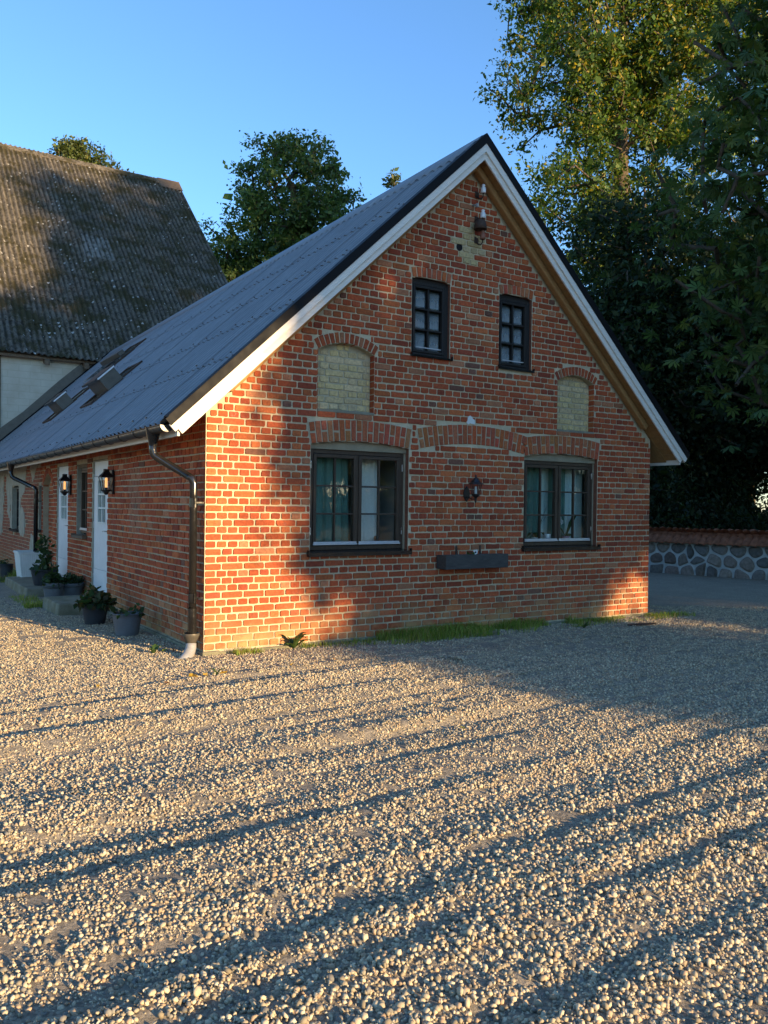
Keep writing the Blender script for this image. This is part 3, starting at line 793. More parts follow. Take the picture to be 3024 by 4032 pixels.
for cx_, cz_, s_ in ((3.50, 2.705, 0.055), (3.54, 2.675, 0.05), (3.47, 2.665, 0.03)):
    n = 9; a0 = rnd.random(); mb.prism([(cx_ + s_ * rnd.uniform(.6, 1.1) * math.cos(2 * math.pi * i / n + a0), cz_ + s_ * rnd.uniform(.5, 1.0) * math.sin(2 * math.pi * i / n + a0)) for i in range(n)], 'y', -0.0085 - s_ * 0.02, -0.003)
mb.build('plaster_spot', M['white'], house)

# ---- windows
def window(pl, u0, u1, z0, z1, dep, casements, cols, rows, mat, glass, fw=0.048, sw=0.042, rail=True, hinges=True):
    """u0..z1 are the outer edges of the frame; dep = how far the frame lies behind the wall face"""
    mb = MB(); t = 0.07
    mb.pbox(pl, u0, u0 + fw, -dep - t, -dep, z0, z1).pbox(pl, u1 - fw, u1, -dep - t, -dep, z0, z1)
    mb.pbox(pl, u0 + fw, u1 - fw, -dep - t, -dep, z1 - fw, z1).pbox(pl, u0 + fw, u1 - fw, -dep - t, -dep, z0, z0 + fw)
    cw = (u1 - u0 - 2 * fw)
    if casements == 2: m = (u0 + u1) / 2; mb.pbox(pl, m - 0.012, m + 0.012, -dep - t, -dep - 0.004, z0 + fw, z1 - fw)
    f = mb.build('window', mat, house, bevel=0.004)
    for c in range(casements):
        a = u0 + fw + cw * c / casements + 0.004 + (0.009 if casements == 2 and c == 1 else 0); b_ = u0 + fw + cw * (c + 1) / casements - 0.004 - (0.009 if casements == 2 and c == 0 else 0)
        lo, hi = z0 + fw + 0.004, z1 - fw - 0.004; d0, d1 = -dep - 0.055, -dep + 0.008
        mb = MB(); mb.pbox(pl, a, a + sw, d0, d1, lo, hi).pbox(pl, b_ - sw, b_, d0, d1, lo, hi).pbox(pl, a + sw, b_ - sw, d0, d1, hi - sw, hi).pbox(pl, a + sw, b_ - sw, d0, d1, lo, lo + sw)
        mb.build('sash', mat, f, bevel=0.006)
        ga, gb, gl, gh = a + sw, b_ - sw, lo + sw, hi - sw; mw = 0.021
        for i in range(1, cols):
            x = ga + (gb - ga) * i / cols; mb = MB(); mb.pbox(pl, x - mw / 2, x + mw / 2, d0 + 0.012, d1 - 0.010, gl, gh); mb.build('muntin', mat, f, bevel=0.004)
        for j in range(1, rows):
            z = gl + (gh - gl) * j / rows; mb = MB(); mb.pbox(pl, ga, gb, d0 + 0.014, d1 - 0.0125, z - mw / 2, z + mw / 2); mb.build('muntin', mat, f, bevel=0.004)
        for i in range(cols):
            for j in range(rows):
                x0 = ga + (gb - ga) * i / cols + (mw / 2 if i else 0); x1 = ga + (gb - ga) * (i + 1) / cols - (mw / 2 if i < cols - 1 else 0)
                y0 = gl + (gh - gl) * j / rows + (mw / 2 if j else 0); y1 = gl + (gh - gl) * (j + 1) / rows - (mw / 2 if j < rows - 1 else 0)
                mb = MB(); mb.pbox(pl, x0, x1, d0 + 0.020, d0 + 0.024, y0, y1); mb.build('pane', M[glass], f)
        if rail:
            mb = MB(); mb.pbox(pl, a - 0.004, b_ + 0.004, d1 - 0.002, d1 + 0.020, lo + 0.004, lo + 0.022).pbox(pl, a + 0.004, b_ - 0.004, d1 - 0.002, d1 + 0.012, lo + 0.022, lo + 0.042)
            mb.build('drip_rail', M['alu'], f, bevel=0.003)
        if hinges:
            for z in (lo + 0.12, hi - 0.17):
                xh = u0 + 0.012 if c == 0 else u1 - 0.024
                mb = MB(); mb.pbox(pl, xh, xh + 0.012, -dep - 0.001, -dep + 0.012, z, z + 0.085); mb.build('hinge', M['steel'], f, bevel=0.003)
    return f
def sill(f, pl, u0, u1, z, mat, out=0.055, dep=0.10, h=0.045):
    mb = MB(); q = [(-dep, z + 0.022), (out, z), (out, z - h), (out - 0.012, z - h), (out - 0.012, z - 0.012), (-dep, z + 0.008)]
    if pl == 'F': mb.add([(u, -d, zz) for u in (u0, u1) for d, zz in q], [(0, 1, 2, 3, 4, 5), (11, 10, 9, 8, 7, 6)] + [(i, i + 6, (i + 1) % 6 + 6, (i + 1) % 6) for i in range(6)])
    else: mb.add([(-d, u, zz) for u in (u0, u1) for d, zz in q], [(5, 4, 3, 2, 1, 0), (6, 7, 8, 9, 10, 11)] + [((i + 1) % 6, (i + 1) % 6 + 6, i + 6, i) for i in range(6)])
    mb.pbox(pl, u0 - 0.004, u0 + 0.004, -0.02, out + 0.002, z - h, z + 0.03).pbox(pl, u1 - 0.004, u1 + 0.004, -0.02, out + 0.002, z - h, z + 0.03)
    mb.build('sill', mat, f)
def reveal(f, op, pl, dep, mat, col=None):
    mb = MB(); n = 10; N = 2 * (n + 1) + 0
    prof = [(op.u0, op.z0), (op.u1, op.z0)] + [(op.u1 + (op.u0 - op.u1) * i / n, op.top(op.u1 + (op.u0 - op.u1) * i / n)) for i in range(n + 1)]
    N = len(prof); vs = [(u, -0.0075, z) for u, z in prof] + [(u, -dep, z) for u, z in prof]
    fs = [(i, N + i, N + (i + 1) % N, (i + 1) % N) for i in range(N)]
    if pl == 'F': mb.add([(u, -d, z) for u, d, z in vs], fs, col)
    else: mb.add([(-d, u, z) for u, d, z in vs], [tuple(reversed(q)) for q in fs], col)
    mb.build('reveal', mat, f)
for k in ('w1', 'w2'):
    op = ops_f[k]; u0, u1 = (1.258, 2.545) if k == 'w1' else (4.520 - 0.05, 5.812)
    f = window('F', u0, u1, 1.075, 2.232, 0.085, 2, 2, 3, M['frame'], 'glass')
    sill(f, 'F', op.u0 - 0.035, op.u1 + 0.02, 1.052, M['gloss_black'])
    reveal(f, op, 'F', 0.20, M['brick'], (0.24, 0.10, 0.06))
    # plastered strip between the frame and the arch, and beside the frame
    mb = MB(); n = 12; top = [(op.u1 + (op.u0 - op.u1) * i / n, op.top(op.u1 + (op.u0 - op.u1) * i / n) - 0.001) for i in range(n + 1)]
    mb.prism([(op.u0 + 0.001, 2.234), (op.u1 - 0.001, 2.234)] + top[0:], 'y', 0.060, 0.15); mb.box(u1 + 0.001, op.u1 - 0.001, 0.075, 0.15, 1.06, 2.2335); mb.box(op.u0 + 0.001, u0 - 0.001, 0.075, 0.15, 1.06, 2.2335)
    mb.build('lintel_plaster', M['lintel'], f)
for k in ('u1', 'u2'):
    op = ops_f[k]
    f = window('F', op.u0 + 0.006, op.u1 - 0.030, op.z0 + 0.02, op.z1 - 0.035, 0.045, 1, 2, 3, M['frame_grey'], 'glass_dusty', fw=0.032, sw=0.032, rail=False, hinges=False)
    mb = MB(); mb.pbox('F', op.u0 + 0.09, op.u1 - 0.115, -0.045, -0.030, op.z0 + 0.112, op.z0 + 0.124); mb.build('drip_rail', M['alu'], f)
    sill(f, 'F', op.u0 - 0.01, op.u1 + 0.025, op.z0 + 0.012, M['gloss_black'], 0.03, 0.08, 0.025)
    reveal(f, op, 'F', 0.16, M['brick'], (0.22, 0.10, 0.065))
    mb = MB(); n = 8; top = [(op.u1 + (op.u0 - op.u1) * i / n, op.top(op.u1 + (op.u0 - op.u1) * i / n) - 0.001) for i in range(n + 1)]
    mb.prism([(op.u0 + 0.001, op.z1 - 0.034), (op.u1 - 0.001, op.z1 - 0.034)] + top, 'y', 0.058, 0.14); mb.box(op.u1 - 0.029, op.u1 - 0.001, 0.05, 0.14, op.z0 + 0.02, op.z1 - 0.035)
    mb.build('lintel_board', M['frame_grey'], f)
# rooms behind the gable windows
def room(x0, x1, y1, z0, z1, mat):
    mb = MB(); y0 = 0.158
    vs = [(x, y, z) for x in (x0, x1) for y in (y0, y1) for z in (z0, z1)]
    mb.add(vs, [(2, 3, 7, 6), (0, 1, 3, 2), (4, 6, 7, 5), (0, 2, 6, 4), (1, 5, 7, 3)]); return mb.build('room', mat, house)
room(0.9, 2.75, 1.9, 0.6, 2.42, M['room']); room(4.25, 6.2, 1.9, 0.6, 2.42, M['room']); room(2.45, 4.7, 1.4, 3.2, 4.5, M['old_wood'])
mb = MB(); mb.box(1.20, 2.60, 0.16, 0.40, 1.045, 1.075); mb.box(4.42, 5.86, 0.16, 0.40, 1.045, 1.075); mb.build('inner_sill', M['room'], house)

# ---- long wall: doors, windows, recess
mb = MB(); mb.box(0.30, 0.34, 0.2, HL, -0.3, 2.7); mb.build('inner_wall', M['dark'], house)
def jambs(u0, u1, z0, z1, parent, mat=None):
    mb = MB(); mb.pbox('L', u0 - 0.001, u0 + 0.012, -0.12, -0.007, z0, z1).pbox('L', u1 - 0.012, u1 + 0.001, -0.12, -0.007, z0, z1).pbox('L', u0, u1, -0.12, -0.007, z1 - 0.012, z1 + 0.001)
    mb.build('jamb', mat or M['plaster'], parent)
def door(y0, y1, zb, zm, zt):
    mb = MB(); a, b = y0 + 0.014, y1 - 0.014; ga, gb, gl, gh = y0 + 0.20, y1 - 0.24, zm - 0.72, zm - 0.035
    D0, D1 = -0.085, -0.030
    mb.pbox('L', a, ga, D0, D1, zb + 0.33, zm).pbox('L', gb, b, D0, D1, zb + 0.33, zm).pbox('L', ga, gb, D0, D1, gh, zm).pbox('L', a, b, D0, D1 + 0.002, zb, zb + 0.325)
    leaf = mb.build('door', M['door'], house, bevel=0.003)
    n = 7; w = (gb - ga) / n                                   # tongue-and-groove boards below the glass
    for i in range(n):
        mb = MB(); mb.pbox('L', ga + i * w + 0.0035, ga + (i + 1) * w - 0.0035, D0, D1 - 0.001, zb + 0.328, gl); mb.build('board', M['door'], leaf, bevel=0.004)
    mb = MB(); mb.pbox('L', a, b, D0, D1 - 0.004, zm + 0.006, zt - 0.014); mb.build('top_panel', M['door'], leaf, bevel=0.003)
    fr = MB()
    fr.pbox('L', ga, ga + 0.03, D0, D1 + 0.008, gl, gh).pbox('L', gb - 0.03, gb, D0, D1 + 0.008, gl, gh).pbox('L', ga + 0.03, gb - 0.03, D0, D1 + 0.008, gh - 0.03, gh).pbox('L', ga + 0.03, gb - 0.03, D0, D1 + 0.008, gl, gl + 0.03)
    fr.build('glazing_frame', M['white'], leaf, bevel=0.004)
    A, B, Lo, Hi = ga + 0.03, gb - 0.03, gl + 0.03, gh - 0.03; m = (A + B) / 2
    mb = MB(); mb.pbox('L', m - 0.013, m + 0.013, D0 + 0.02, D1 + 0.004, Lo, Hi); mb.build('muntin', M['white'], leaf)
    for j in (1, 2):
        z = Lo + (Hi - Lo) * j / 3; mb = MB(); mb.pbox('L', A, B, D0 + 0.02, D1 + 0.002, z - 0.013, z + 0.013); mb.build('muntin', M['white'], leaf)
    for i in range(2):
        for j in range(3):
            x0, x1 = (A, m - 0.013) if i == 0 else (m + 0.013, B); z0 = Lo + (Hi - Lo) * j / 3 + (0.013 if j else 0); z1 = Lo + (Hi - Lo) * (j + 1) / 3 - (0.013 if j < 2 else 0)
            mb = MB(); mb.pbox('L', x0, x1, D0 + 0.028, D0 + 0.032, z0, z1); mb.build('pane', M['glass'], leaf)
    mb = MB(); mb.pbox('L', A - 0.02, B + 0.02, D0 - 0.06, D0 - 0.05, Lo - 0.02, Hi + 0.02); mb.build('door_curtain', M['curtain_beige'], leaf)
    hz_ = zb + 0.92
    mb = MB(); mb.pbox('L', y0 + 0.055, y0 + 0.095, D1, D1 + 0.008, hz_ - 0.02, hz_ + 0.02).tube([(-D1 - 0.004, y0 + 0.075, hz_), (-D1 - 0.05, y0 + 0.075, hz_), (-D1 - 0.055, y0 + 0.10, hz_ + 0.003), (-D1 - 0.05, y0 + 0.185, hz_ - 0.004)], 0.009, 8)
    mb.build('handle', M['steel'], leaf)
    mb = MB(); mb.pbox('L', y0 + 0.055, y0 + 0.092, D1, D1 + 0.010, hz_ + 0.09, hz_ + 0.16); mb.build('lock', M['rust'], leaf, bevel=0.005)
    for z in (zb + 0.19, zb + 0.95, zb + 1.68):
        mb = MB(); mb.pbox('L', y1 - 0.030, y1 - 0.012, D1, D1 + 0.014, z, z + 0.10); mb.build('hinge', M['steel'], leaf, bevel=0.003)
    jambs(y0, y1, zb - 0.1, zt, leaf)
    mb = MB(); mb.pbox('L', y0 + 0.012, y1 - 0.012, -0.11, 0.012, zb - 0.03, zb - 0.006); mb.build('threshold', M['alu'], leaf)
    return leaf
door(4.00, 4.93, 0.245, 1.985, 2.225); door(6.655, 7.60, 0.26, 1.985, 2.235)
op = ops_l['wd']
f = window('L', op.u0 + 0.05, op.u1 - 0.05, 1.085, 2.15, 0.06, 1, 2, 3, M['frame'], 'glass', fw=0.04, sw=0.035)
sill(f, 'L', op.u0 - 0.02, op.u1 + 0.02, 1.045, M['old_wood'], 0.075, 0.08, 0.04); jambs(op.u0, op.u1, op.z0, op.z1, f)
mb = MB(); mb.pbox('L', op.u0 + 0.012, op.u1 - 0.012, -0.12, -0.03, 2.151, op.z1 - 0.012); mb.build('lintel_board', M['old_wood'], f)
mb = MB(); mb.pbox('L', op.u0 + .1, op.u1 - .1, -0.17, -0.165, 1.1, 2.15); mb.build('blind', M['curtain_beige'], f)
for k in ('sw', 'fw'):
    op = ops_l[k]; f = window('L', op.u0 + 0.03, op.u1 - 0.03, op.z0 + 0.03, op.z1 - 0.02, 0.09, 1, 2, 4, M['frame_grey'], 'glass', fw=0.035, sw=0.03, rail=False, hinges=False)
    sill(f, 'L', op.u0 - 0.03, op.u1 + 0.03, op.z0 + 0.01, M['rust'], 0.07, 0.09, 0.03); jambs(op.u0, op.u1, op.z0, op.z1, f)
op = ops_l['fw']; mb = MB()
mb.pbox('L', op.u0 - 0.16, op.u0, -0.005, 0.012, op.z0 - 0.04, op.z1 + 0.16).pbox('L', op.u1, op.u1 + 0.16, -0.005, 0.012, op.z0 - 0.04, op.z1 + 0.16).pbox('L', op.u0, op.u1, -0.005, 0.012, op.z1 + 0.051, op.z1 + 0.16)
mb.build('window_surround', M['plaster'], house, bevel=0.01)
op = ops_l['nn']; n = 12; prof = [(op.u0, op.z0), (op.u1, op.z0)] + [(op.c + (op.u1 - op.c) * math.cos(math.pi * i / n), op.top(op.c + (op.u1 - op.c) * math.cos(math.pi * i / n))) for i in range(n + 1)]
N = len(prof); mb = MB()
mb.add([(-0.006 + 0.0125, u, z) for u, z in prof] + [(0.12, u, z) for u, z in prof], [((i + 1) % N, N + (i + 1) % N, N + i, i) for i in range(N)]); mb.add([(0.118, u, z) for u, z in prof], [tuple(reversed(range(N)))])
nb = mb.build('blind_niche', M['mortar_grey'], house)
mb = MB(); z = op.z0; r_ = 0
while z < op.z1 + op.rise - 0.05:
    sp = op.span(z + COURSE); u = op.u0
    if sp is None: break
    step = HEAD * (1 if r_ % 2 else 2)
    while u < op.u1 - 0.03:
        a, b_ = max(u + 0.006, sp[0] + 0.006), min(u + step - 0.006, sp[1] - 0.006)
        if b_ - a > 0.03: brick_geo(mb, 'L', a, b_, z + 0.006, z + COURSE - 0.006, red(0, 0), far=True)
        u += step
    z += COURSE; r_ += 1
o = mb.build('niche_brickwork', M['brick'], nb, kind='stuff'); o.location = (0.112, 0, 0)
arch_bed(op, 'L').build('arch_mortar', M['mortar_grey'], nb); arch_ring(nb, op, 11, False, lambda: red(0, 0), pl='L')

# ---- roof
def zroof(x, off=0.0): return ZR + off + SL * (x if x <= MID else HW - x)
AL = math.atan(SL); CA, SA = math.cos(AL), math.sin(AL)
mb = MB(); t = 0.15
for s in (0, 1):
    X = (lambda x: x) if s == 0 else (lambda x: HW - x)
    mb.prism([(X(-0.36), ZR - 0.245 + SL * -0.36), (X(MID), ZR - 0.245 + SL * MID), (X(MID), ZR - 0.06 + SL * MID), (X(-0.36), ZR - 0.06 + SL * -0.36)], 'y', -0.004, HL - 0.02)
roof = mb.build('roof', M['brown_wood'], house)
sb_m = None
nb_ = 43; xa, xb = -0.355, MID; dxb = (xb - xa) / nb_
mbs = MB(); mbs.box(-0.5 * dxb / CA + 0.002, 0.5 * dxb / CA - 0.002, -0.262, -0.006, -0.011, 0.011)
for s in (0, 1):
    for i in range(nb_):
        x = xa + dxb * (i + 0.5); z = ZR - 0.215 + SL * x
        if sb_m is None:
            o = mbs.build('soffit_board', M['brown_wood'], roof, bevel=0.003); sb_m = o.data
        else: o = link('soffit_board', sb_m, roof, 0.003)
        o.location = (x if s == 0 else HW - x, 0, z + rnd.uniform(-0.001, 0.001)); o.rotation_euler = (0, -AL if s == 0 else AL, 0)
PITCH, AMP, NW = 0.177, 0.024, 6
def sheet_mesh(length, thick=0.009, AMP=0.025):
    n = NW * 8; us = [(-NW / 2 + NW * i / n) * PITCH for i in range(n + 1)]
    pr = [AMP * math.cos(2 * math.pi * u / PITCH) for u in us]; vs = []; fs = []
    rows = [(0.0, 0.0), (length * 0.5, 0.0), (length, 0.0)]
    for w, _ in rows:
        for u, p in zip(us, pr): vs.append((u, w, p + 0.014 * (1 - w / length)))
    m = n + 1
    for j in range(2):
        for i in range(n): fs.append((j * m + i, j * m + i + 1, (j + 1) * m + i + 1, (j + 1) * m + i))
    edge = len(vs)                                         # lower lip gives the sheet its visible thickness
    for u, p in zip(us, pr): vs.append((u, 0.0, p + 0.014))
    base = len(vs)
    for u, p in zip(us, pr): vs.append((u, 0.0, p + 0.014 - thick))
    for i in range(n): fs.append((base + i, base + i + 1, edge + i + 1, edge + i))
    base2 = len(vs)
    for u, p in zip(us, pr): vs.append((u, 0.16, p + 0.014 * (1 - 0.16 / length) - thick))
    for i in range(n): fs.append((base2 + i, base2 + i + 1, base + i + 1, base + i))
    return vs, fs
bolts = MB()
xlow = [-0.53, 0.287, 0.990, 1.705, 2.435]; xtop = [0.40, 1.10, 1.82, 2.55, 3.43]
cw_ = NW * PITCH * 0.995
cols_y = []; y = -0.225
while y < HL - 0.2: cols_y.append(y + cw_ / 2); y += cw_
for xl, xt in zip(xlow, xtop):
    L_ = (xt - xl) / CA; vs, fs = sheet_mesh(L_); shared = None
    for ci, yc in enumerate(cols_y):
        for s in (0, 1):
            if s == 1 and xl > 3: continue
            if shared is None:
                mb = MB(); mb.add(vs, fs); o = mb.build('roof_sheet', M['sheet'], roof, smooth=False); shared = o.data
                shared.polygons.foreach_set('use_smooth', [True] * len(shared.polygons))
            else: o = link('roof_sheet', shared, roof)
            base = Vector((xl, yc, ZR - 0.018 + SL * xl)); up = Vector((CA, 0, SA)); nn_ = Vector((-SA, 0, CA)); uu = Vector((0, -1, 0))
            if s == 1: base.x = HW - base.x; up = Vector((-CA, 0, SA)); nn_ = Vector((SA, 0, CA)); uu = Vector((0, 1, 0))
            jx = rnd.uniform(-0.003, 0.003); base = base + up * rnd.uniform(-0.006, 0.006) + nn_ * (0.0018 * (ci % 2))
            o.matrix_local = Matrix(((uu.x, up.x, nn_.x, base.x), (uu.y, up.y, nn_.y, base.y), (uu.z, up.z, nn_.z, base.z), (0, 0, 0, 1)))
            if s == 0:
                for k in (-2, 1):
                    q = base + uu * (k * PITCH) + up * (0.075 if xl > -0.5 else 0.17) + nn_ * (AMP + 0.013)
                    bolts.box(q.x - 0.008, q.x + 0.008, q.y - 0.009, q.y + 0.009, q.z - 0.012, q.z + 0.009)
bolts.build('roof_bolt', M['black'], roof, kind='stuff')
# ridge cap, scalloped to the waves
mb = MB(); ys = np.arange(-0.24, HL, PITCH / 6); vs = []; fs = []
for yv in ys:
    wv = 0.5 + 0.5 * math.cos(2 * math.pi * (yv - cols_y[0]) / PITCH)
    prof = [(MID - 0.285 + 0.012 * wv, 0.010 + 0.028 * wv), (MID - 0.285 + 0.012 * wv, 0.022 + 0.028 * wv), (MID - 0.10, 0.040 + 0.005 * wv), (MID - 0.03, 0.052), (MID + 0.03, 0.052), (MID + 0.10, 0.040 + 0.005 * wv), (MID + 0.285, 0.022 + 0.028 * wv)]
    for x, h in prof: vs.append((x, yv, (ZR + SL * min(x, HW - x) - 0.006 + h) if abs(x - MID) > 0.05 else ZR + SL * (MID - 0.03) + 0.052))
m = 7
for i in range(len(ys) - 1):
    for j in range(m - 1): fs.append((i * m + j, i * m + j + 1, (i + 1) * m + j + 1, (i + 1) * m + j))
mb.add(vs, fs); mb.build('ridge_cap', M['sheet'], roof, smooth=True)

def slope_board(name, a0, a1, y0, y1, xl, mat, bevel=0.003, endcut=True):
    for s in (0, 1):
        X = (lambda x: x) if s == 0 else (lambda x: HW - x)
        h = (a1 - a0); dx = h * SA * CA                     # square-cut lower end
        poly = [(xl, a0 + SL * xl), (MID, a0 + SL * MID), (MID, a1 + SL * MID), (xl - (dx if endcut else 0), a1 + SL * (xl - (dx if endcut else 0)))]
        mb = MB(); mb.prism([(X(x), z) for x, z in poly], 'y', y0, y1); mb.build(name, mat, house, bevel=bevel)
slope_board('bargeboard', 2.612, 2.732, -0.268, -0.244, -0.345, M['white_wood'])
slope_board('bargeboard', 2.702, 2.826, -0.294, -0.2695, -0.425, M['white_wood'])
slope_board('verge_flashing', 2.802, 2.920, -0.304, -0.2955, -0.47, M['verge'], 0.002)
slope_board('verge_flashing', 2.914, 2.932, -0.3045, -0.150, -0.50, M['verge'], 0.004, False)
for s in (0, 1):
    X = (lambda x: x) if s == 0 else (lambda x: HW - x); xl = 0.235
    mb = MB(); d_ = (2.655 - 2.535) * SA * CA
    mb.prism([(X(xl), 2.535 + SL * xl), (X(MID + (0.0)), 2.535 + SL * MID), (X(MID), 2.655 + SL * MID), (X(xl - d_), 2.655 + SL * (xl - d_))], 'y', -0.120, -0.012)
    mb.build('rafter', M['brown_wood'], house, bevel=0.022)
    mb = MB(); mb.box(X(-0.388), X(-0.362), -0.240, HL - 0.05, 2.262, 2.405); mb.build('fascia_board', M['white_wood'], house, bevel=0.003)
    # gutter
    gx_ = -0.487; gz = 2.366; R_ = 0.066; mb = MB(); vs = []; n = 10
    for yv in (-0.205, HL - 0.02):
        for rr in (R_, R_ - 0.004):
            for k in range(n + 1):
                a = math.pi + math.pi * k / n; vs.append((X(gx_ + rr * math.cos(a)), yv, gz + rr * math.sin(a)))
    m = n + 1; fs = []
    for k in range(n): fs += [(k, k + 1, 2 * m + k + 1, 2 * m + k), (m + k + 1, m + k, 3 * m + k, 3 * m + k + 1)]
    fs += [(0, 2 * m, 3 * m, m), (n, m + n, 3 * m + n, 2 * m + n)]
    mb.add(vs, fs); mb.tube([(X(gx_ - R_), -0.205, gz), (X(gx_ - R_), HL - 0.02, gz)], 0.008, 6)
    gut = mb.build('gutter', M['gutter'], house, smooth=True)
    mb = MB(); mb.prism([(X(gx_ + (R_ + 0.004) * math.cos(math.pi + math.pi * k / 14)), gz + 0.002 + (R_ + 0.004) * math.sin(math.pi + math.pi * k / 14)) for k in range(15)], 'y', -0.213, -0.2055); mb.build('end_cap', M['gutter'], gut, bevel=0.002)
    if s == 0:
        yb = 0.75
        while yb < HL - 0.3:
            mb = MB(); mb.tube([(gx_ + (R_ + 0.003) * math.cos(math.pi + math.pi * k / 10), yb, gz + (R_ + 0.003) * math.sin(math.pi + math.pi * k / 10)) for k in range(11)], 0.006, 5); mb.build('gutter_bracket', M['black'], gut); yb += 0.605
def downpipe(yo, yw, xw, zlow, s=0):
    X = (lambda x: x) if s == 0 else (lambda x: HW - x)
    pts = [(-0.487, yo, 2.30), (-0.487, yo, 2.14), (-0.475, yo - 0.008, 2.09), (-0.44, yo - 0.03, 2.055), (-0.15, yo * 0.35 + yw * 0.65, 1.885), (-0.115, yw + 0.01, 1.855), (xw, yw, 1.80), (xw, yw, zlow)]
    sm = []                                                # round the bends
    P = [Vector(p) for p in pts]
    for i in range(len(P) - 1):
        k = 1 if i in (0, 6, 3) else 3
        for q in range(k): sm.append(P[i].lerp(P[i + 1], q / k))
    sm.append(P[-1])
    mb = MB(); mb.tube([(X(p.x), p.y, p.z) for p in sm], 0.040, 18); d = mb.build('downpipe', M['gloss_black'], house, smooth=True)
    mb = MB(); mb.lathe([(0.082, 0.0), (0.078, -0.02), (0.062, -0.11), (0.047, -0.15), (0.044, -0.19)], 16, (X(-0.487), yo, 2.375)); mb.build('outlet_funnel', M['gloss_black'], d, smooth=True)
    for z in (1.60, 0.60):
        if z < zlow + 0.1: continue
        mb = MB(); mb.lathe([(0.0405, -0.045), (0.0445, -0.045), (0.0445, 0.045), (0.0405, 0.045)], 18, (X(xw), yw, z)).box(X(xw) - 0.006, X(xw) + 0.006, yw - 0.058, yw - 0.043, z - 0.05, z + 0.05).box(X(xw) - 0.004, X(0.0), yw - 0.056, yw - 0.048, z - 0.008, z + 0.008)
        mb.build('pipe_clip', M['gloss_black'], d)
    return d
d = downpipe(0.235, 0.085, -0.098, 0.13)
mb = MB(); mb.lathe([(0.046, 0.0), (0.046, 0.30)], 18, (-0.098, 0.085, 0.19)); mb.build('pipe_sleeve', M['gloss_black'], d, smooth=True)
mb = MB(); mb.lathe([(0.088, 0.0), (0.090, -0.02), (0.082, -0.04), (0.056, -0.085), (0.052, -0.13), (0.046, -0.13), (0.05, -0.085), (0.076, -0.035), (0.082, 0.0)], 18, (-0.112, 0.078, 0.232)); mb.build('drain_hopper', M['flash'], d, smooth=True)
mb = MB(); mb.tube([(-0.112, 0.075, 0.125), (-0.115, 0.068, 0.085), (-0.135, 0.045, 0.045), (-0.19, -0.012, -0.005), (-0.25, -0.075, -0.05)], [0.054, 0.056, 0.058, 0.060, 0.062], 16); mb.build('drain_elbow', M['pipe_grey'], d, smooth=True)
downpipe(9.58, 9.09, -0.10, 0.50); downpipe(0.6, 0.45, -0.10, 0.05, 1)

# ---- roof windows standing open, and the flashing where the roof meets the barn
def roofpt(x, y, off): return Vector((x - SA * off, y, ZR - 0.005 + SL * x + CA * off))
def roof_quadbox(mb, x0, x1, y0, y1, o0, o1, col=None):
    ps = [roofpt(x, y, o) for o in (o0, o1) for x, y in ((x0, y0), (x1, y0), (x1, y1), (x0, y1))]
    mb.add([tuple(p) for p in ps], [(0, 3, 2, 1), (4, 5, 6, 7), (0, 1, 5, 4), (1, 2, 6, 5), (2, 3, 7, 6), (3, 0, 4, 7)], col); return mb
def roof_window(x0, x1, y0, y1, hood):
    mb = MB(); e_ = 0.055
    roof_quadbox(mb, x0, x1, y0, y0 + e_, 0.0, 0.055); roof_quadbox(mb, x0, x1, y1 - e_, y1, 0.0, 0.055); roof_quadbox(mb, x0, x0 + 0.05, y0 + e_, y1 - e_, 0.0, 0.050); roof_quadbox(mb, x1 - 0.05, x1, y0 + e_, y1 - e_, 0.0, 0.050)
    f = mb.build('roof_window', M['rust'], roof)
    mb = roof_quadbox(MB(), x0 + 0.05, x1 - 0.05, y0 + e_, y1 - e_, 0.034, 0.040); mb.build('pane', M['glass'], f)
    mb = roof_quadbox(MB(), x0 + 0.05, x1 - 0.05, y0 + e_, y1 - e_, 0.026, 0.030); mb.build('blind', M['dark'], f)
    if hood:
        a, b_ = hood; H_ = 0.27
        mb = MB(); roof_quadbox(mb, a, b_, y0 - 0.012, y0 + 0.004, 0.03, H_); roof_quadbox(mb, a, b_, y1 - 0.016, y1, 0.03, H_); roof_quadbox(mb, a, a + 0.02, y0 + 0.004, y1 - 0.016, 0.03, H_ - 0.002); roof_quadbox(mb, b_ - 0.02, b_, y0 + 0.004, y1 - 0.016, 0.03, H_ - 0.002)
        h = mb.build('hood', M['flash'], f)
        mb = roof_quadbox(MB(), a - 0.05, b_ + 0.03, y0 - 0.03, y1, H_ + 0.001, H_ + 0.045); mb.build('hood_lid', M['black'], f, bevel=0.006)
        mb = roof_quadbox(MB(), a - 0.02, b_ + 0.01, y0 - 0.036, y0 - 0.0305, H_ + 0.004, H_ + 0.030); mb.build('lid_lit_edge', M['alu'], f)  # pale strip imitates the sunlit front edge of the dark lid
    return f
roof_window(0.45, 1.34, 6.85, 7.75, (0.73, 0.985)); roof_window(0.46, 1.35, 10.65, 11.5, (0.72, 0.94))
f = roof_window(1.55, 2.72, 11.3, 12.6, None)
mb = MB(); roof_quadbox(mb, 2.14, 2.26, 11.26, 12.9, 0.10, 0.20); mb.build('sash', M['flash'], f, bevel=0.01)
mb = MB(); roof_quadbox(mb, 1.6, 2.14, 11.36, 12.54, 0.10, 0.115); mb.build('tilted_pane', M['glass'], f)
mb = MB(); mb.prism([(-0.55, ZR + SL * -0.55 + 0.03), (2.9, ZR + SL * 2.9 + 0.03), (2.9, ZR + SL * 2.9 + 0.40), (2.0, ZR + SL * 2.0 + 0.42), (1.0, ZR + SL * 1.0 + 0.36), (0.45, ZR + SL * 0.45 + 0.42), (-0.55, ZR + SL * -0.55 + 0.36)], 'y', HL + 0.12, HL + 0.155)
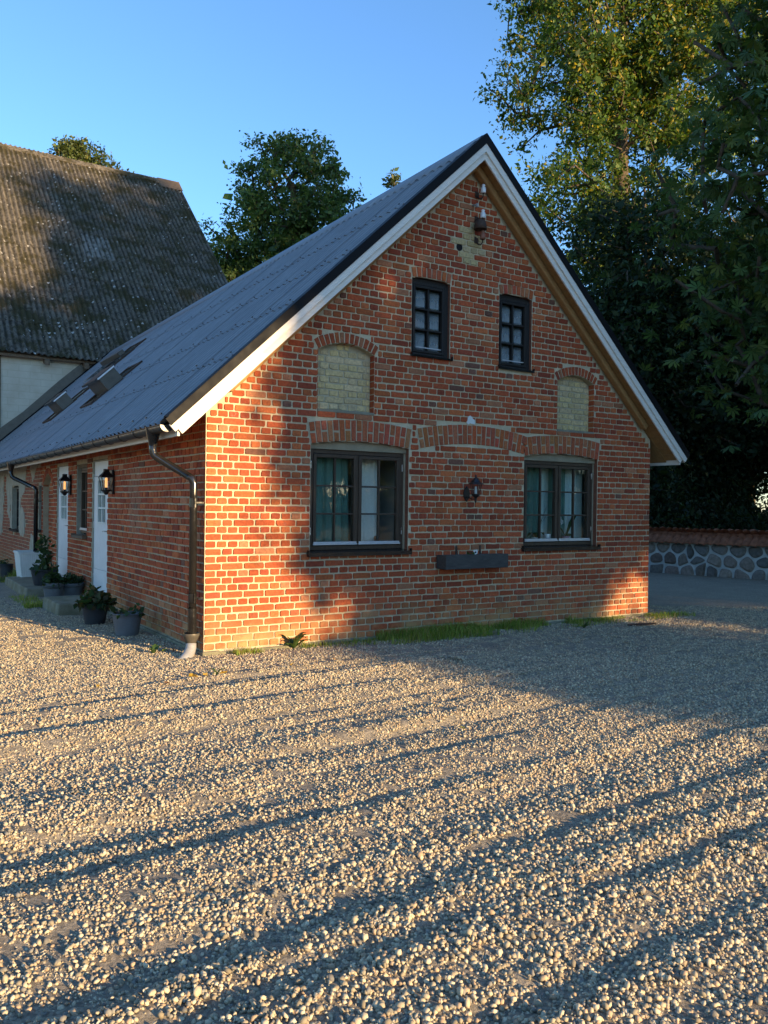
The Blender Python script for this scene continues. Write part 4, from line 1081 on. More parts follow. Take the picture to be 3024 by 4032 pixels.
mb.build('wall_flashing', M['flash'], house)
mb = MB(); mb.prism([(-0.56, ZR + SL * -0.56 + 0.0), (MID, ZR + SL * MID + 0.0), (MID, ZR + SL * MID + 0.075), (-0.56, ZR + SL * -0.56 + 0.075)], 'y', HL - 0.04, HL + 0.09); mb.build('verge_flashing', M['verge'], house)

# ------------------------------------------------------------------ barn behind
BY, BX0, BX1, BP = 17.80, -9.0, 8.95, 0.95
barn = thing('barn', 'tall old barn with a mossy corrugated roof behind the brick house', 'barn', (0, BY, 0))
EZ, EYB = 5.84, -0.32                               # eave height and overhang (local y)
RY = 10.2; RZ = EZ + BP * (RY - EYB)
mb = MB(); mb.box(BX0, BX1 - 0.1, 0.0, 0.3, -0.3, 6.0); mb.build('front_wall', M['render'], barn)
mb = MB(); mb.prism([(0.302, -0.3), (2 * RY - 0.3, -0.3), (2 * RY - 0.3, 6.0), (RY, RZ - 0.2), (0.302, 6.05)], 'x', BX1 - 0.35, BX1 - 0.1); mb.build('gable_wall', M['render'], barn)
mb = MB(); mb.box(0.22, 0.41, -0.045, -0.001, 1.0, 6.0); mb.build('corner_post', M['old_wood'], barn, bevel=0.01)
mb = MB(); mb.prism([(EYB + 0.12, EZ - 0.06), (RY, RZ - 0.16), (RY, RZ - 0.08), (EYB + 0.12, EZ - 0.0)], 'x', BX0, BX1 - 0.05); mb.prism([(2 * RY - EYB, EZ - 0.1), (RY, RZ - 0.16), (RY, RZ - 0.0), (2 * RY - EYB, EZ + 0.06)], 'x', BX0, BX1 - 0.05)
broof = mb.build('roof', M['old_wood'], barn)
BA = math.atan(BP); Lr = (RY - EYB) / math.cos(BA); nr = 9; rl = Lr / nr
vs, fs = sheet_mesh(rl + 0.14, 0.012, 0.034)
shared = None; ncol = int((BX1 - BX0) / cw_) + 1
for j in range(nr):
    for i in range(ncol):
        xc = BX1 - cw_ / 2 - i * cw_
        if xc < -3.5: continue
        if shared is None:
            mb = MB(); mb.add(vs, fs); o = mb.build('roof_sheet', M['barn_sheet'], broof, smooth=True); shared = o.data
        else: o = link('roof_sheet', shared, broof)
        w = j * rl + rnd.uniform(-0.03, 0.03)
        up = Vector((0, math.cos(BA), math.sin(BA))); nn_ = Vector((0, -math.sin(BA), math.cos(BA))); uu = Vector((1, 0, 0))
        up = (up + uu * rnd.uniform(-0.006, 0.006)).normalized(); uu = up.cross(nn_)
        base = Vector((xc, EYB, EZ + 0.03)) + Vector((0, math.cos(BA), math.sin(BA))) * w + nn_ * (0.002 * (i % 2) + rnd.uniform(0, 0.006))
        o.matrix_local = Matrix(((uu.x, up.x, nn_.x, base.x), (uu.y, up.y, nn_.y, base.y), (uu.z, up.z, nn_.z, base.z), (0, 0, 0, 1)))
mb = MB()
for i in range(20):
    x1 = BX1 - i * 0.9; dz_ = rnd.uniform(-0.015, 0.02); mb.prism([(RY - 0.26, RZ - 0.16 + dz_), (RY - 0.02, RZ + 0.085 + dz_), (RY + 0.02, RZ + 0.085 + dz_), (RY + 0.26, RZ - 0.16 + dz_), (RY + 0.24, RZ - 0.19 + dz_), (RY, RZ + 0.05 + dz_), (RY - 0.24, RZ - 0.19 + dz_)], 'x', x1 - 0.93, x1)
    mb.build('ridge_cap', M['barn_sheet'], broof); mb = MB()
mb = MB(); mb.prism([(RY - 0.5, RZ - 0.42), (RY + 0.02, RZ + 0.10), (RY + 0.02, RZ + 0.15), (RY - 0.55, RZ - 0.42)], 'x', BX1 - 0.9, BX1 + 0.06); mb.build('loose_ridge_piece', M['old_wood'], broof)
mb = MB(); mb.prism([(EYB, EZ - 0.12), (RY, RZ - 0.12), (RY, RZ + 0.06), (EYB, EZ + 0.06)], 'x', BX1 - 0.01, BX1 + 0.03); mb.build('verge_board', M['old_wood'], broof)
for x in (1.62, 2.74, 0.0):
    mb = MB(); mb.prism([(-0.30, 5.60), (0.02, 5.72), (0.02, 5.90), (-0.30, 5.76)], 'x', x - 0.07, x + 0.07); mb.build('rafter_end', M['old_wood'], barn, bevel=0.012)

# ------------------------------------------------------------------ trees
def blob_points(blobs, n, g, shell=0.55):
    vol = np.array([b[1][0] * b[1][1] * b[1][2] for b in blobs]); pick = g.choice(len(blobs), n, p=vol / vol.sum()); out = []
    for k in pick:
        c, r = blobs[k]; d = g.normal(size=3); d /= np.linalg.norm(d); rad = g.uniform(shell ** 3, 1) ** (1 / 3)
        rad *= 0.86 + 0.28 * g.random(); out.append(np.array(c) + d * np.array(r) * rad)
    return np.array(out)

def skeleton(trunk, targets, rtrunk, g, droop=0.0, tip=0.012):
    """branches grown from the trunk polyline to every target; returns segments with radii"""
    nodes = []; parent = []
    for a, b in zip(trunk[:-1], trunk[1:]):
        for t in np.linspace(0, 1, 6)[:-1]: nodes.append(np.array(a) * (1 - t) + np.array(b) * t); parent.append(len(nodes) - 2)
    nodes.append(np.array(trunk[-1])); parent.append(len(nodes) - 2)
    nt_ = len(nodes); ax = np.array(nodes); start = max(1, int(nt_ * 0.3))
    d0 = np.min(np.linalg.norm(targets[:, None] - ax[None], axis=2), axis=1)
    for i in np.argsort(d0):
        t = targets[i]; arr = np.array(nodes); d = np.linalg.norm(arr - t, axis=1)
        pen = d + 0.55 * np.clip(arr[:, 2] - t[2] + 0.25 * d, 0, None); pen[:start] += 3.0
        k = int(np.argmin(pen)); p = arr[k]; L = np.linalg.norm(t - p); prev = k; ns = max(1, min(4, int(L / 0.6)))
        for s in range(1, ns + 1):
            f = s / ns; q = p * (1 - f) + t * f + (g.normal(size=3) * 0.07 * L * (1 if s < ns else 0)) + np.array([0, 0, -0.06 * L * math.sin(math.pi * f) * (1 - 2 * droop)])
            nodes.append(q); parent.append(prev); prev = len(nodes) - 1
    n = len(nodes); w = np.zeros(n); has = np.zeros(n, bool)
    for i in range(n - 1, 0, -1):
        if not has[i]: w[i] += 1
        if parent[i] >= 0: w[parent[i]] += w[i]; has[parent[i]] = True
    rad = tip + (rtrunk - tip) * (w / max(w[0], w[1], 1)) ** 0.52
    return np.array(nodes), parent, rad, nt_

def branch_mesh(name, nodes, parent, rad, ids, mat, par, sides=6, flare=0.0):
    V = []; F = []; k = 0
    for i in ids:
        j = parent[i]
        if j < 0: continue
        a, b = nodes[j], nodes[i]; d = b - a; L = np.linalg.norm(d)
        if L < 1e-5: continue
        d /= L; u = np.cross(d, (0.31, 0.87, 0.12)); u /= np.linalg.norm(u); w = np.cross(d, u); ra = min(rad[j], rad[i] * 1.5); rb = rad[i]
        if flare and a[2] < 0.6: ra *= 1 + flare
        ang = np.arange(sides) * 2 * math.pi / sides; ring = np.cos(ang)[:, None] * u + np.sin(ang)[:, None] * w
        V.append(a - d * 0.01 + ring * ra); V.append(b + d * 0.01 + ring * rb)
        s = np.arange(sides); F.append(np.stack([k + s, k + (s + 1) % sides, k + sides + (s + 1) % sides, k + sides + s], 1)); k += 2 * sides
    if V: np_mesh(name, np.concatenate(V), np.concatenate(F), None, mat, par, smooth=True)

def leaves(centres, per, spread, size, g, palette, weights, aspect=0.55, flat=0.5, size_var=0.35, col_fn=None):
    n = len(centres) * per
    c = np.repeat(centres, per, 0) + g.normal(size=(n, 3)) * np.array(spread)
    d = g.normal(size=(n, 3)); d[:, 2] -= 0.25; d /= np.linalg.norm(d, axis=1)[:, None]
    up = g.normal(size=(n, 3)) * (1 - flat); up[:, 2] += flat; s = np.cross(d, up); s /= (np.linalg.norm(s, axis=1)[:, None] + 1e-9); nn = np.cross(s, d)
    L = size * np.exp(g.normal(size=n) * size_var)[:, None]; W = L * aspect * 0.5
    v = np.stack([c, c + d * L * 0.45 + s * W + nn * L * 0.10, c + d * L, c + d * L * 0.45 - s * W + nn * L * 0.10], 1).reshape(-1, 3)
    f = np.arange(n * 4).reshape(n, 4)
    pal = np.array(palette); k = g.choice(len(pal), n, p=np.array(weights) / np.sum(weights))
    cl = np.repeat(g.uniform(0.72, 1.25, len(centres)), per)        # each twig has its own shade of green
    col = pal[k] * (cl * g.uniform(0.8, 1.2, n))[:, None]
    if col_fn is not None: col = col_fn(c, col, g)
    return v, f, np.repeat(np.clip(col, 0.002, 0.9), 4, 0)

G1 = [(0.035, 0.065, 0.018), (0.050, 0.080, 0.020), (0.028, 0.055, 0.022), (0.075, 0.095, 0.022)]
def tree(name, label, cat, trunk, rt_, blobs, ncl, per, spread, lsize, seed, palette=G1, weights=(4, 4, 3, 1), group=None, aspect=0.55, keep=None, col_fn=None, mat='leaf', shell=0.5, flat=0.5):
    g = np.random.default_rng(seed); base = np.array(trunk[0]); t = thing(name, label, cat, tuple(base), 0, group)
    tg = blob_points(blobs, ncl, g, shell)
    if keep is not None: tg = tg[keep(tg)]
    tr = [np.array(p) - base for p in trunk]; tg = tg - base
    nodes, parent, rad, n0 = skeleton(tr, tg, rt_, g)
    branch_mesh('trunk', nodes, parent, rad, range(1, n0), M['bark'], t, 12, 0.35)
    branch_mesh('limbs', nodes, parent, rad, range(n0, len(nodes)), M['bark'], t, 5)
    for o in t.children:
        if o.name.startswith('limbs'): o['kind'] = 'stuff'
    cfn = (lambda c, col, gg: col_fn(c + base, col, gg)) if col_fn else None
    v, f, col = leaves(tg, per, spread, lsize, g, palette, weights, aspect, flat, col_fn=cfn)
    np_mesh('crown', v, f, col, M[mat], t, kind='stuff')
    return t

# trees behind the photographer, on the sunny side of the yard; their crowns throw the shade that lies over the gable and the yard
TAN = math.tan(SUN_EL)
def to_wall(p):                                        # where a ray of sun through p crosses the plane of the gable
    k = -p[:, 1] / LY; return p[:, 0] + LX * k, p[:, 2] - TAN * k
_bz = np.array([-1.6, -0.9, -0.6, -0.3, -0.12, 0.1, 0.4, 0.65, 0.9, 1.3, 2.2, 2.8, 3.3, 4.0, 4.6, 12]); _bx = np.array([0.85, 0.85, 0.95, 0.85, 1.6, 2.15, 2.1, 1.85, 1.45, 1.1, 1.05, 0.95, 0.85, 0.7, -0.2, -0.4])
def sunlit(xe, ze):
    m = 0.12
    lit = xe < np.interp(ze, _bz, _bx) + m
    lit |= (xe > 5.55 - m) & (xe < 7.7) & (ze > -0.30) & (ze < 0.25 + 0.60 * (xe - 5.6) + m)
    lit |= ((xe - 2.30) / 0.58) ** 2 + ((ze - 4.25) / 0.52) ** 2 < 1
    lit |= (xe > 7.4) & (xe < 9.6) & (np.abs(ze - (0.14 - 0.30 * (xe - 8.4))) < 0.20)
    lit |= (xe > 5.0) & (xe < 7.4) & (np.abs(ze + 0.40 + 0.05 * np.sin(xe * 5)) < 0.10)
    lit |= ((xe - 3.45) / 0.35) ** 2 + ((ze - 0.72) / 0.10) ** 2 < 1
    return lit
def back_dist(xe, D, z):                               # point D metres towards the sun from the gable point xe
    return (xe - LX * D, -LY * D, z)
CT = TAN
def caster(i, label, xe, D, blobs, ncl, seed):
    bl = []
    for dx, zc, rx, rz in blobs: bl.append((np.array(back_dist(xe + dx, D, zc + CT * D)), np.array((rx, 2.6, rz))))
    b0 = back_dist(xe, D, 0.0); top = max(b[0][2] for b in bl)
    tree('shade_tree', label, 'tree', [b0, (b0[0] + 0.2, b0[1], top * 0.4), (b0[0] - 0.1, b0[1] + 0.1, top)], 0.28, bl, ncl, 62, (0.30, 0.30, 0.26), 0.20, seed,
         group='trees behind the viewer', aspect=0.62, palette=[(0.085, 0.130, 0.030), (0.11, 0.150, 0.034), (0.070, 0.110, 0.028), (0.15, 0.165, 0.036)], keep=lambda p: ~sunlit(*to_wall(p)), shell=0.15)
caster(0, 'leafy tree outside the picture that shades the left window', 3.1, 28, [(-0.3, 1.4, 2.7, 3.6), (-0.2, 5.0, 3.0, 4.3), (0.3, 8.0, 2.6, 2.6), (-0.6, -0.4, 2.2, 1.6), (-1.7, 6.6, 1.7, 2.4)], 1050, 51)
caster(1, 'leafy tree outside the picture that shades the right window', 7.0, 30, [(0, 1.4, 2.9, 3.6), (0, 5.2, 3.2, 4.5), (0.2, 9, 2.6, 2.8), (-0.5, -0.6, 2.6, 1.8)], 1050, 52)
caster(2, 'tall leafy tree outside the picture that shades the stone wall', 11.8, 29, [(0, 1.2, 3.2, 3.6), (0, 6, 3.3, 5), (0, 11.0, 2.9, 4.0), (0.6, 16.0, 2.5, 3.6)], 1250, 53)
caster(3, 'spreading leafy tree outside the picture that shades the yard', 16.8, 31, [(0, 1.5, 3.4, 3.8), (0, 6, 3.4, 5), (0, 9.5, 2.9, 3.6), (0, 13.8, 3.0, 4.0), (0.2, 18.0, 2.6, 3.4)], 1350, 54)
caster(4, 'broad leafy tree outside the picture beyond the other shade trees', 22.0, 30, [(0, 1.5, 3.6, 3.8), (0, 6, 3.4, 4.6), (0.5, 8.6, 2.8, 2.6)], 850, 55)

# tall tree behind the stone wall, its top in the evening sun
def B(Z, lat, z, rl, rd, rz): return (np.array(cpt(Z, lat, z)), np.array((rl, rd, rz)))
def yellowing(c, col, g):
    w = np.clip((c[:, 2] - 9) / 9, 0, 1) * 0.13 + 0.02; m = g.random(len(c)) < w
    col[m] = np.array((0.36, 0.29, 0.035)) * g.uniform(0.6, 1.2, (m.sum(), 1)); return col
tb = cpt(30, 9.85, 0)
tree('tall_tree', 'tall tree with yellowing sunlit top rising above the right roof slope', 'tree',
     [tb, cpt(30, 9.4, 5), cpt(30, 8.5, 11), cpt(30, 8.35, 16.5), cpt(30, 8.6, 24)], 0.31,
     [B(30, 8.3, 20.0, 4.5, 3.2, 4.2), B(29, 6.2, 16.4, 2.7, 2.4, 2.3), B(30.5, 11.5, 18.5, 3.6, 2.8, 4.2), B(29.5, 6.6, 12.3, 2.2, 2.2, 2.2), B(30, 8.8, 13.6, 2.9, 2.5, 2.6), B(29.5, 7.9, 9.4, 2.3, 2.2, 1.7), B(29.5, 8.6, 6.4, 2.6, 2.2, 1.7)],
     1250, 88, (0.24, 0.24, 0.20), 0.135, 61, palette=[(0.065, 0.120, 0.022), (0.085, 0.140, 0.026), (0.048, 0.098, 0.022), (0.12, 0.16, 0.026)], weights=(4, 4, 3, 1), col_fn=yellowing)
# oak behind the roof
ob = cpt(40, -4.5, 0)
tree('oak_tree', 'round green oak showing above the middle of the grey roof', 'tree', [ob, cpt(40, -4.6, 6), cpt(40, -4.3, 11), cpt(40, -4.6, 17)], 0.42,
     [B(40, -4.6, 16.6, 2.7, 2.6, 3.0), B(40, -6.4, 14.0, 2.2, 2.2, 2.3), B(40, -3.0, 14.2, 2.3, 2.2, 2.8), B(40, -5.0, 12.0, 3.2, 2.6, 3.0), B(40, -7.2, 11.4, 1.9, 2.0, 2.2), B(40, -2.6, 11.5, 2.2, 2.2, 2.6), B(40, -7.4, 8.6, 1.6, 1.7, 2.2), B(40, -1.7, 12.4, 1.5, 1.6, 2.2), B(40, -7.9, 12.6, 1.4, 1.5, 1.9)],
     1080, 62, (0.24, 0.24, 0.18), 0.17, 62, palette=[(0.078, 0.135, 0.040), (0.098, 0.155, 0.040), (0.058, 0.105, 0.038), (0.13, 0.16, 0.045)], weights=(4, 4, 3, 1))
tree('distant_tree', 'sunlit green treetop showing over the ridge of the mossy barn roof', 'tree', [cpt(55, -20.2, 0), cpt(55, -20, 12), cpt(55, -20.1, 21)], 0.35,
     [B(55, -20.4, 23.4, 2.0, 1.8, 1.9), B(55, -18.6, 22.3, 1.9, 1.6, 1.6), B(55, -21.0, 21.2, 1.7, 1.6, 2.0)], 300, 80, (0.26, 0.26, 0.2), 0.20, 63, palette=[(0.08, 0.11, 0.03), (0.10, 0.12, 0.03), (0.055, 0.08, 0.028), (0.14, 0.13, 0.03)])
tree('distant_tree', 'thin treetop just peeking over the grey roof ridge beside the oak', 'tree', [cpt(50, 0.3, 0), cpt(50, 0.4, 12), cpt(50, 0.35, 21.2)], 0.25,
     [B(50, 0.3, 20.4, 0.6, 0.6, 1.3), B(50, 0.1, 18.4, 1.0, 0.9, 1.5)], 90, 60, (0.16, 0.16, 0.16), 0.17, 64, palette=[(0.07, 0.10, 0.03), (0.09, 0.11, 0.03), (0.05, 0.08, 0.03), (0.12, 0.12, 0.03)])

# horse chestnut at the right: big hand-shaped leaves
def palm_leaves(c, g, size, palette):
    n = len(c); V = []; cols = []
    ax = g.normal(size=(n, 3)) * 0.55; ax[:, 2] += 0.75; ax /= np.linalg.norm(ax, axis=1)[:, None]
    d0 = g.normal(size=(n, 3)); d0 -= ax * np.sum(d0 * ax, 1)[:, None]; d0 /= np.linalg.norm(d0, axis=1)[:, None]; s0 = np.cross(ax, d0)
    S_ = size * np.exp(g.normal(size=n) * 0.25); pal = np.array(palette); base = pal[g.integers(0, len(pal), n)] * g.uniform(0.7, 1.3, (n, 1))
    for k in range(7):
        a = math.radians(-126 + 42 * k); ln = (1.0 - 0.09 * abs(k - 3)); d = d0 * math.cos(a) + s0 * math.sin(a); dr = d - ax * 0.38; dr /= np.linalg.norm(dr, axis=1)[:, None]
        sd = np.cross(ax, dr); sd /= np.linalg.norm(sd, axis=1)[:, None]; L = (S_ * ln)[:, None]; W = L * 0.17
        V.append(np.stack([c, c + dr * L * 0.62 + sd * W - ax * L * 0.03, c + dr * L - ax * L * 0.10, c + dr * L * 0.62 - sd * W - ax * L * 0.03], 1)); cols.append(base * g.uniform(0.88, 1.12, (n, 1)))
    V = np.stack(V, 1).reshape(-1, 3); return V, np.arange(len(V)).reshape(-1, 4), np.repeat(np.stack(cols, 1).reshape(-1, 3), 4, 0)
g = np.random.default_rng(71); cb = cpt(13.4, 9.6, 0)
ch = thing('chestnut_tree', 'dark horse chestnut with big hand shaped leaves and green conkers at the right', 'tree', cb)
blobs = [B(13.2, 8.1, 8.6, 3.3, 3.0, 3.0), B(12.8, 7.0, 6.2, 2.9, 2.8, 2.5), B(12.9, 7.4, 4.2, 2.9, 2.6, 1.6), B(13.2, 8.8, 5.5, 3.4, 3.0, 3.0), B(13.2, 9.4, 11.0, 3.2, 3.0, 2.6), B(12.8, 7.8, 9.4, 2.6, 2.6, 2.4)]
tg = blob_points(blobs, 1150, g, 0.5) - np.array(cb)
nodes, parent, rad, n0 = skeleton([np.array((0, 0, 0.0)), np.array((0.1, 0.1, 3.0)), np.array((-0.3, 0, 7.0)), np.array((-0.2, 0.1, 11.5))], tg, 0.34, g, 0.3)
branch_mesh('trunk', nodes, parent, rad, range(1, n0), M['bark'], ch, 12, 0.3); branch_mesh('limbs', nodes, parent, rad, range(n0, len(nodes)), M['bark'], ch, 5); ch.children[-1]['kind'] = 'stuff'
lc = np.repeat(tg, 12, 0) + g.normal(size=(len(tg) * 12, 3)) * np.array((0.30, 0.30, 0.24))
v, f, col = palm_leaves(lc, g, 0.158, [(0.055, 0.098, 0.030), (0.070, 0.115, 0.032), (0.046, 0.084, 0.030), (0.10, 0.13, 0.034)])
np_mesh('crown', v, f, np.clip(col, 0.002, 1), M['leaf_dark'], ch, kind='stuff')
mb = MB(); import bmesh as _bm
cs = tg[np.linalg.norm(tg[:, :2] - np.array(cpt(10, 6, 0)[:2]) + np.array(cb[:2]), axis=1) < 4.6]
for i in range(55):
    p = cs[g.integers(0, len(cs))] + g.normal(size=3) * 0.22; mb.lathe([(0.001, -0.028), (0.02, -0.02), (0.028, 0.0), (0.02, 0.02), (0.001, 0.028)], 8, tuple(p), (0.13, 0.20, 0.04))
mb.build('conkers', M['leaf_dark'], ch, smooth=True, kind='stuff')

# wood behind the stone wall
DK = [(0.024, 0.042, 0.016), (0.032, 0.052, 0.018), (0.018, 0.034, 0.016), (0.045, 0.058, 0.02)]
wood = [(25.5, 8.0, 11.5, 3.2, 'dark tree with a bare lower trunk behind the left end of the stone wall'), (27.5, 11.8, 10, 3.2, 'dark dense tree behind the middle of the stone wall'), (25, 14.4, 12, 3.5, 'dark dense tree behind the right end of the stone wall'),
        (24.0, 6.4, 8, 2.0, 'small dark tree right behind the house corner and the stone wall'),
        (26.0, 9.6, 6.0, 1.6, 'small dark tree that half fills the bright gap over the stone wall'),
        (33, 10.4, 11, 3.0, 'dark tree deep in the wood directly behind the tall tree'), (35, 15.5, 15, 4.2, 'dark tree deep in the wood towards the right edge'), (34, 19, 15, 4.0, 'dark tree deepest in the wood at the far right')]
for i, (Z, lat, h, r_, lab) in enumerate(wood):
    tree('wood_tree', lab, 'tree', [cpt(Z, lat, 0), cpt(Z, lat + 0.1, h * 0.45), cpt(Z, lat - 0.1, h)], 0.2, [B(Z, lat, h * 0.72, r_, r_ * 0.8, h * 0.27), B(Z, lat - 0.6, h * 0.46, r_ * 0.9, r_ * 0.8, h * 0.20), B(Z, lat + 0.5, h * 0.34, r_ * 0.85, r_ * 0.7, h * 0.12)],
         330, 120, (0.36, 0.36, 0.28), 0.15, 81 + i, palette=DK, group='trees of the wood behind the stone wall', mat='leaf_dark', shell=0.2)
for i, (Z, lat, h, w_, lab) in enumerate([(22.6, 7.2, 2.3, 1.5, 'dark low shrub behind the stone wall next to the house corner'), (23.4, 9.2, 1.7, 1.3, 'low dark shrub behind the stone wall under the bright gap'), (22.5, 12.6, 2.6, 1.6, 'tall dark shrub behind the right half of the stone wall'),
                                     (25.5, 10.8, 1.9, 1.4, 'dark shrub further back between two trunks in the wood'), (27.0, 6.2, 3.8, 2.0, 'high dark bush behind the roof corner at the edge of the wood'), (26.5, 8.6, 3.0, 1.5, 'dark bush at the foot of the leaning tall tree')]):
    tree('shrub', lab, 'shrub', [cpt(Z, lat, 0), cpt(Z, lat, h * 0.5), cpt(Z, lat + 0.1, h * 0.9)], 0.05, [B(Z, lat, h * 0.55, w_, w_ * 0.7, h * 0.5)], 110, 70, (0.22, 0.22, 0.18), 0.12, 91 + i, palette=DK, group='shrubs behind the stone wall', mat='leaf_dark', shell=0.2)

# ------------------------------------------------------------------ field-stone wall with a tiled coping
WA = np.array((13.42, 7.6)); WB = np.array((15.05, 0.6)); WL = float(np.linalg.norm(WB - WA)); wd = (WB - WA) / WL
sw = thing('stone_wall', 'low field-stone wall with pale joints and a red tiled coping', 'wall', (WA[0], WA[1], 0), math.atan2(wd[1], wd[0]))
# local frame: x along the wall, -y towards the yard side
mb = MB(); mb.box(0, WL, 0.0, 0.42, -0.2, 0.78); mb.build('mortar_core', M['white_mortar'], sw)
def clip_poly(poly, p, n):
    out = []
    for i in range(len(poly)):
        a, b = poly[i], poly[(i + 1) % len(poly)]; da = (a[0] - p[0]) * n[0] + (a[1] - p[1]) * n[1]; db = (b[0] - p[0]) * n[0] + (b[1] - p[1]) * n[1]
        if da <= 0: out.append(a)
        if da * db < 0: t = da / (da - db); out.append((a[0] + (b[0] - a[0]) * t, a[1] + (b[1] - a[1]) * t))
    return out
seeds = []; z = 0.10
for row in range(3):
    x = rnd.uniform(0, 0.2)
    while x < WL:
        seeds.append((x + rnd.uniform(-0.05, 0.05), 0.09 + row * 0.275 + rnd.uniform(-0.055, 0.055))); x += rnd.uniform(0.26, 0.50)
        if rnd.random() < 0.10: seeds.append((x - 0.12, 0.22 + row * 0.27))
for i, s in enumerate(seeds):
    poly = [(0.0, -0.08), (WL, -0.08), (WL, 0.775), (0.0, 0.775)]
    for j, q in enumerate(seeds):
        if i != j and abs(q[0] - s[0]) < 1.1: poly = clip_poly(poly, ((s[0] + q[0]) / 2, (s[1] + q[1]) / 2), (q[0] - s[0], q[1] - s[1]))
    if len(poly) < 3: continue
    cx_ = sum(p[0] for p in poly) / len(poly); cz_ = sum(p[1] for p in poly) / len(poly)
    for _ in range(2): poly = [tuple(np.array(poly[k]) * (1 - t) + np.array(poly[(k + 1) % len(poly)]) * t) for k in range(len(poly)) for t in (0.22, 0.78)]
    ins = []
    for p in poly:
        d = np.array((p[0] - cx_, p[1] - cz_)); L = np.linalg.norm(d); ins.append(d * max(0.15, (L - 0.024) / max(L, 1e-3)))
    n = len(ins); k = rnd.uniform(1.0, 1.75); c = rnd.choice([(0.16, 0.145, 0.13), (0.19, 0.155, 0.13), (0.14, 0.135, 0.125), (0.21, 0.175, 0.145), (0.17, 0.13, 0.11)]); c = tuple(v_ * k for v_ in c)
    bl = rnd.uniform(0.035, 0.075); mb = MB(); vs = []
    for s_, dd in ((1.0, -0.01), (0.95, 0.022), (0.66, bl)):
        for q in ins: vs.append((cx_ + q[0] * s_, -dd + rnd.uniform(-.003, .003), cz_ + q[1] * s_))
    fs = [(r2 * n + a, r2 * n + (a + 1) % n, (r2 + 1) * n + (a + 1) % n, (r2 + 1) * n + a) for r2 in (0, 1) for a in range(n)] + [tuple(range(2 * n, 3 * n))]
    mb.add(vs, fs, c); mb.build('stone', M['stone'], sw, smooth=False)
mb = MB(); tw = 0.19
prof = [(-tw / 2 + tw * i / 6, 0.045 * math.sin(math.pi * i / 6) - 0.012) for i in range(7)]
vs = [(u, 0.0, h) for u, h in prof] + [(u, 0.36, h) for u, h in prof] + [(u, 0.0, h - 0.014) for u, h in prof] + [(u, 0.36, h - 0.014) for u, h in prof]
fs = [(i, i + 1, 8 + i, 7 + i) for i in range(6)] + [(14 + i + 1, 14 + i, 21 + i, 21 + i + 1) for i in range(6)] + [(14 + i, 14 + i + 1, i + 1, i) for i in range(6)]
mb.add(vs, fs); tile0 = None
for side in (0, 1):
    for row in (0, 1):
        x = 0.05
        while x < WL:
            if tile0 is None: o = mb.build('tile', M['tile'], sw, smooth=True); tile0 = o.data
            else: o = link('tile', tile0, sw)
            pt = math.radians(33) + rnd.uniform(-0.03, 0.03); y0 = -0.16 + row * 0.235; z0 = 0.765 + row * 0.155
            o.location = (x + rnd.uniform(-.008, .008), y0 if side == 0 else 0.42 - y0, z0 + rnd.uniform(-.006, .006)); o.rotation_euler = (pt, rnd.uniform(-.03, .03), rnd.uniform(-.04, .04)) if side == 0 else (pt, 0, math.pi)
            x += 0.172
mb = MB(); mb.prism([(-0.12, 0.76), (0.54, 0.76), (0.21, 0.985)], 'x', 0.0, WL); mb.build('coping_bed', M['mortar_grey'], sw)
for i in range(int(WL / 0.33)):
    mb = MB(); x0 = i * 0.33; mb.add([(x0 + dx, 0.21 + 0.085 * math.cos(math.pi * k / 6), 0.985 + 0.075 * math.sin(math.pi * k / 6) + (0.012 if dx else 0)) for dx in (0, 0.345) for k in range(7)], [(k, k + 1, 8 + k, 7 + k) for k in range(6)]); mb.build('ridge_tile', M['tile'], sw, smooth=True)

# unseen wood, added to block the bright horizon from the window reflections
g = np.random.default_rng(301); n = 900
wc = np.column_stack([g.uniform(-75, 110, n), g.uniform(-92, -78, n), g.uniform(0, 1, n) * 9.0])
wc[:, 2] *= 0.72 + 0.28 * vnoise(wc[:, 0] * 0.12, wc[:, 1] * 0, 5)
v, f, col = leaves(wc, 22, (1.3, 1.0, 1.0), 1.1, g, DK, (1, 1, 1, 1), 0.7)
np_mesh('reflection_blocker_wood', v, f, col, M['leaf_dark'], None, kind='stuff', label='unseen dark wood added to block the bright horizon in the window reflections', category='wood')

# ------------------------------------------------------------------ lamps
lan = thing('wall_lantern', 'black six-sided wall lantern between the two ground-floor gable windows', 'lantern', (3.452, -0.2, 0))
H6 = math.pi / 6
mb = MB(); mb.lathe([(0.004, 1.996), (0.012, 1.985), (0.008, 1.972), (0.012, 1.962), (0.028, 1.950), (0.050, 1.922), (0.066, 1.898), (0.098, 1.882), (0.100, 1.876), (0.070, 1.876)], 6, (0, 0, 0), None, H6); mb.build('lantern_roof', M['black'], lan)
for k in range(6):
    a = H6 + k * math.pi / 3; mb = MB(); mb.tube([(0.072 * math.cos(a), 0.072 * math.sin(a), 1.877), (0.049 * math.cos(a), 0.049 * math.sin(a), 1.752)], 0.0042, 5); mb.build('lantern_bar', M['black'], lan)
    a2 = a + math.pi / 3; mb = MB(); mb.add([(0.070 * math.cos(q), 0.070 * math.sin(q), 1.874) for q in (a, a2)] + [(0.048 * math.cos(q), 0.048 * math.sin(q), 1.754) for q in (a2, a)], [(0, 1, 2, 3)]); mb.build('lantern_pane', M['glass'], lan)
mb = MB(); mb.lathe([(0.056, 1.755), (0.056, 1.744), (0.040, 1.722), (0.020, 1.708), (0.014, 1.700), (0.019, 1.690), (0.012, 1.678), (0.016, 1.668), (0.010, 1.655), (0.008, 1.645), (0.001, 1.640)], 12); mb.lathe([(0.055, 1.7555), (0.001, 1.7556)], 12); mb.build('lantern_base', M['black'], lan, smooth=True)
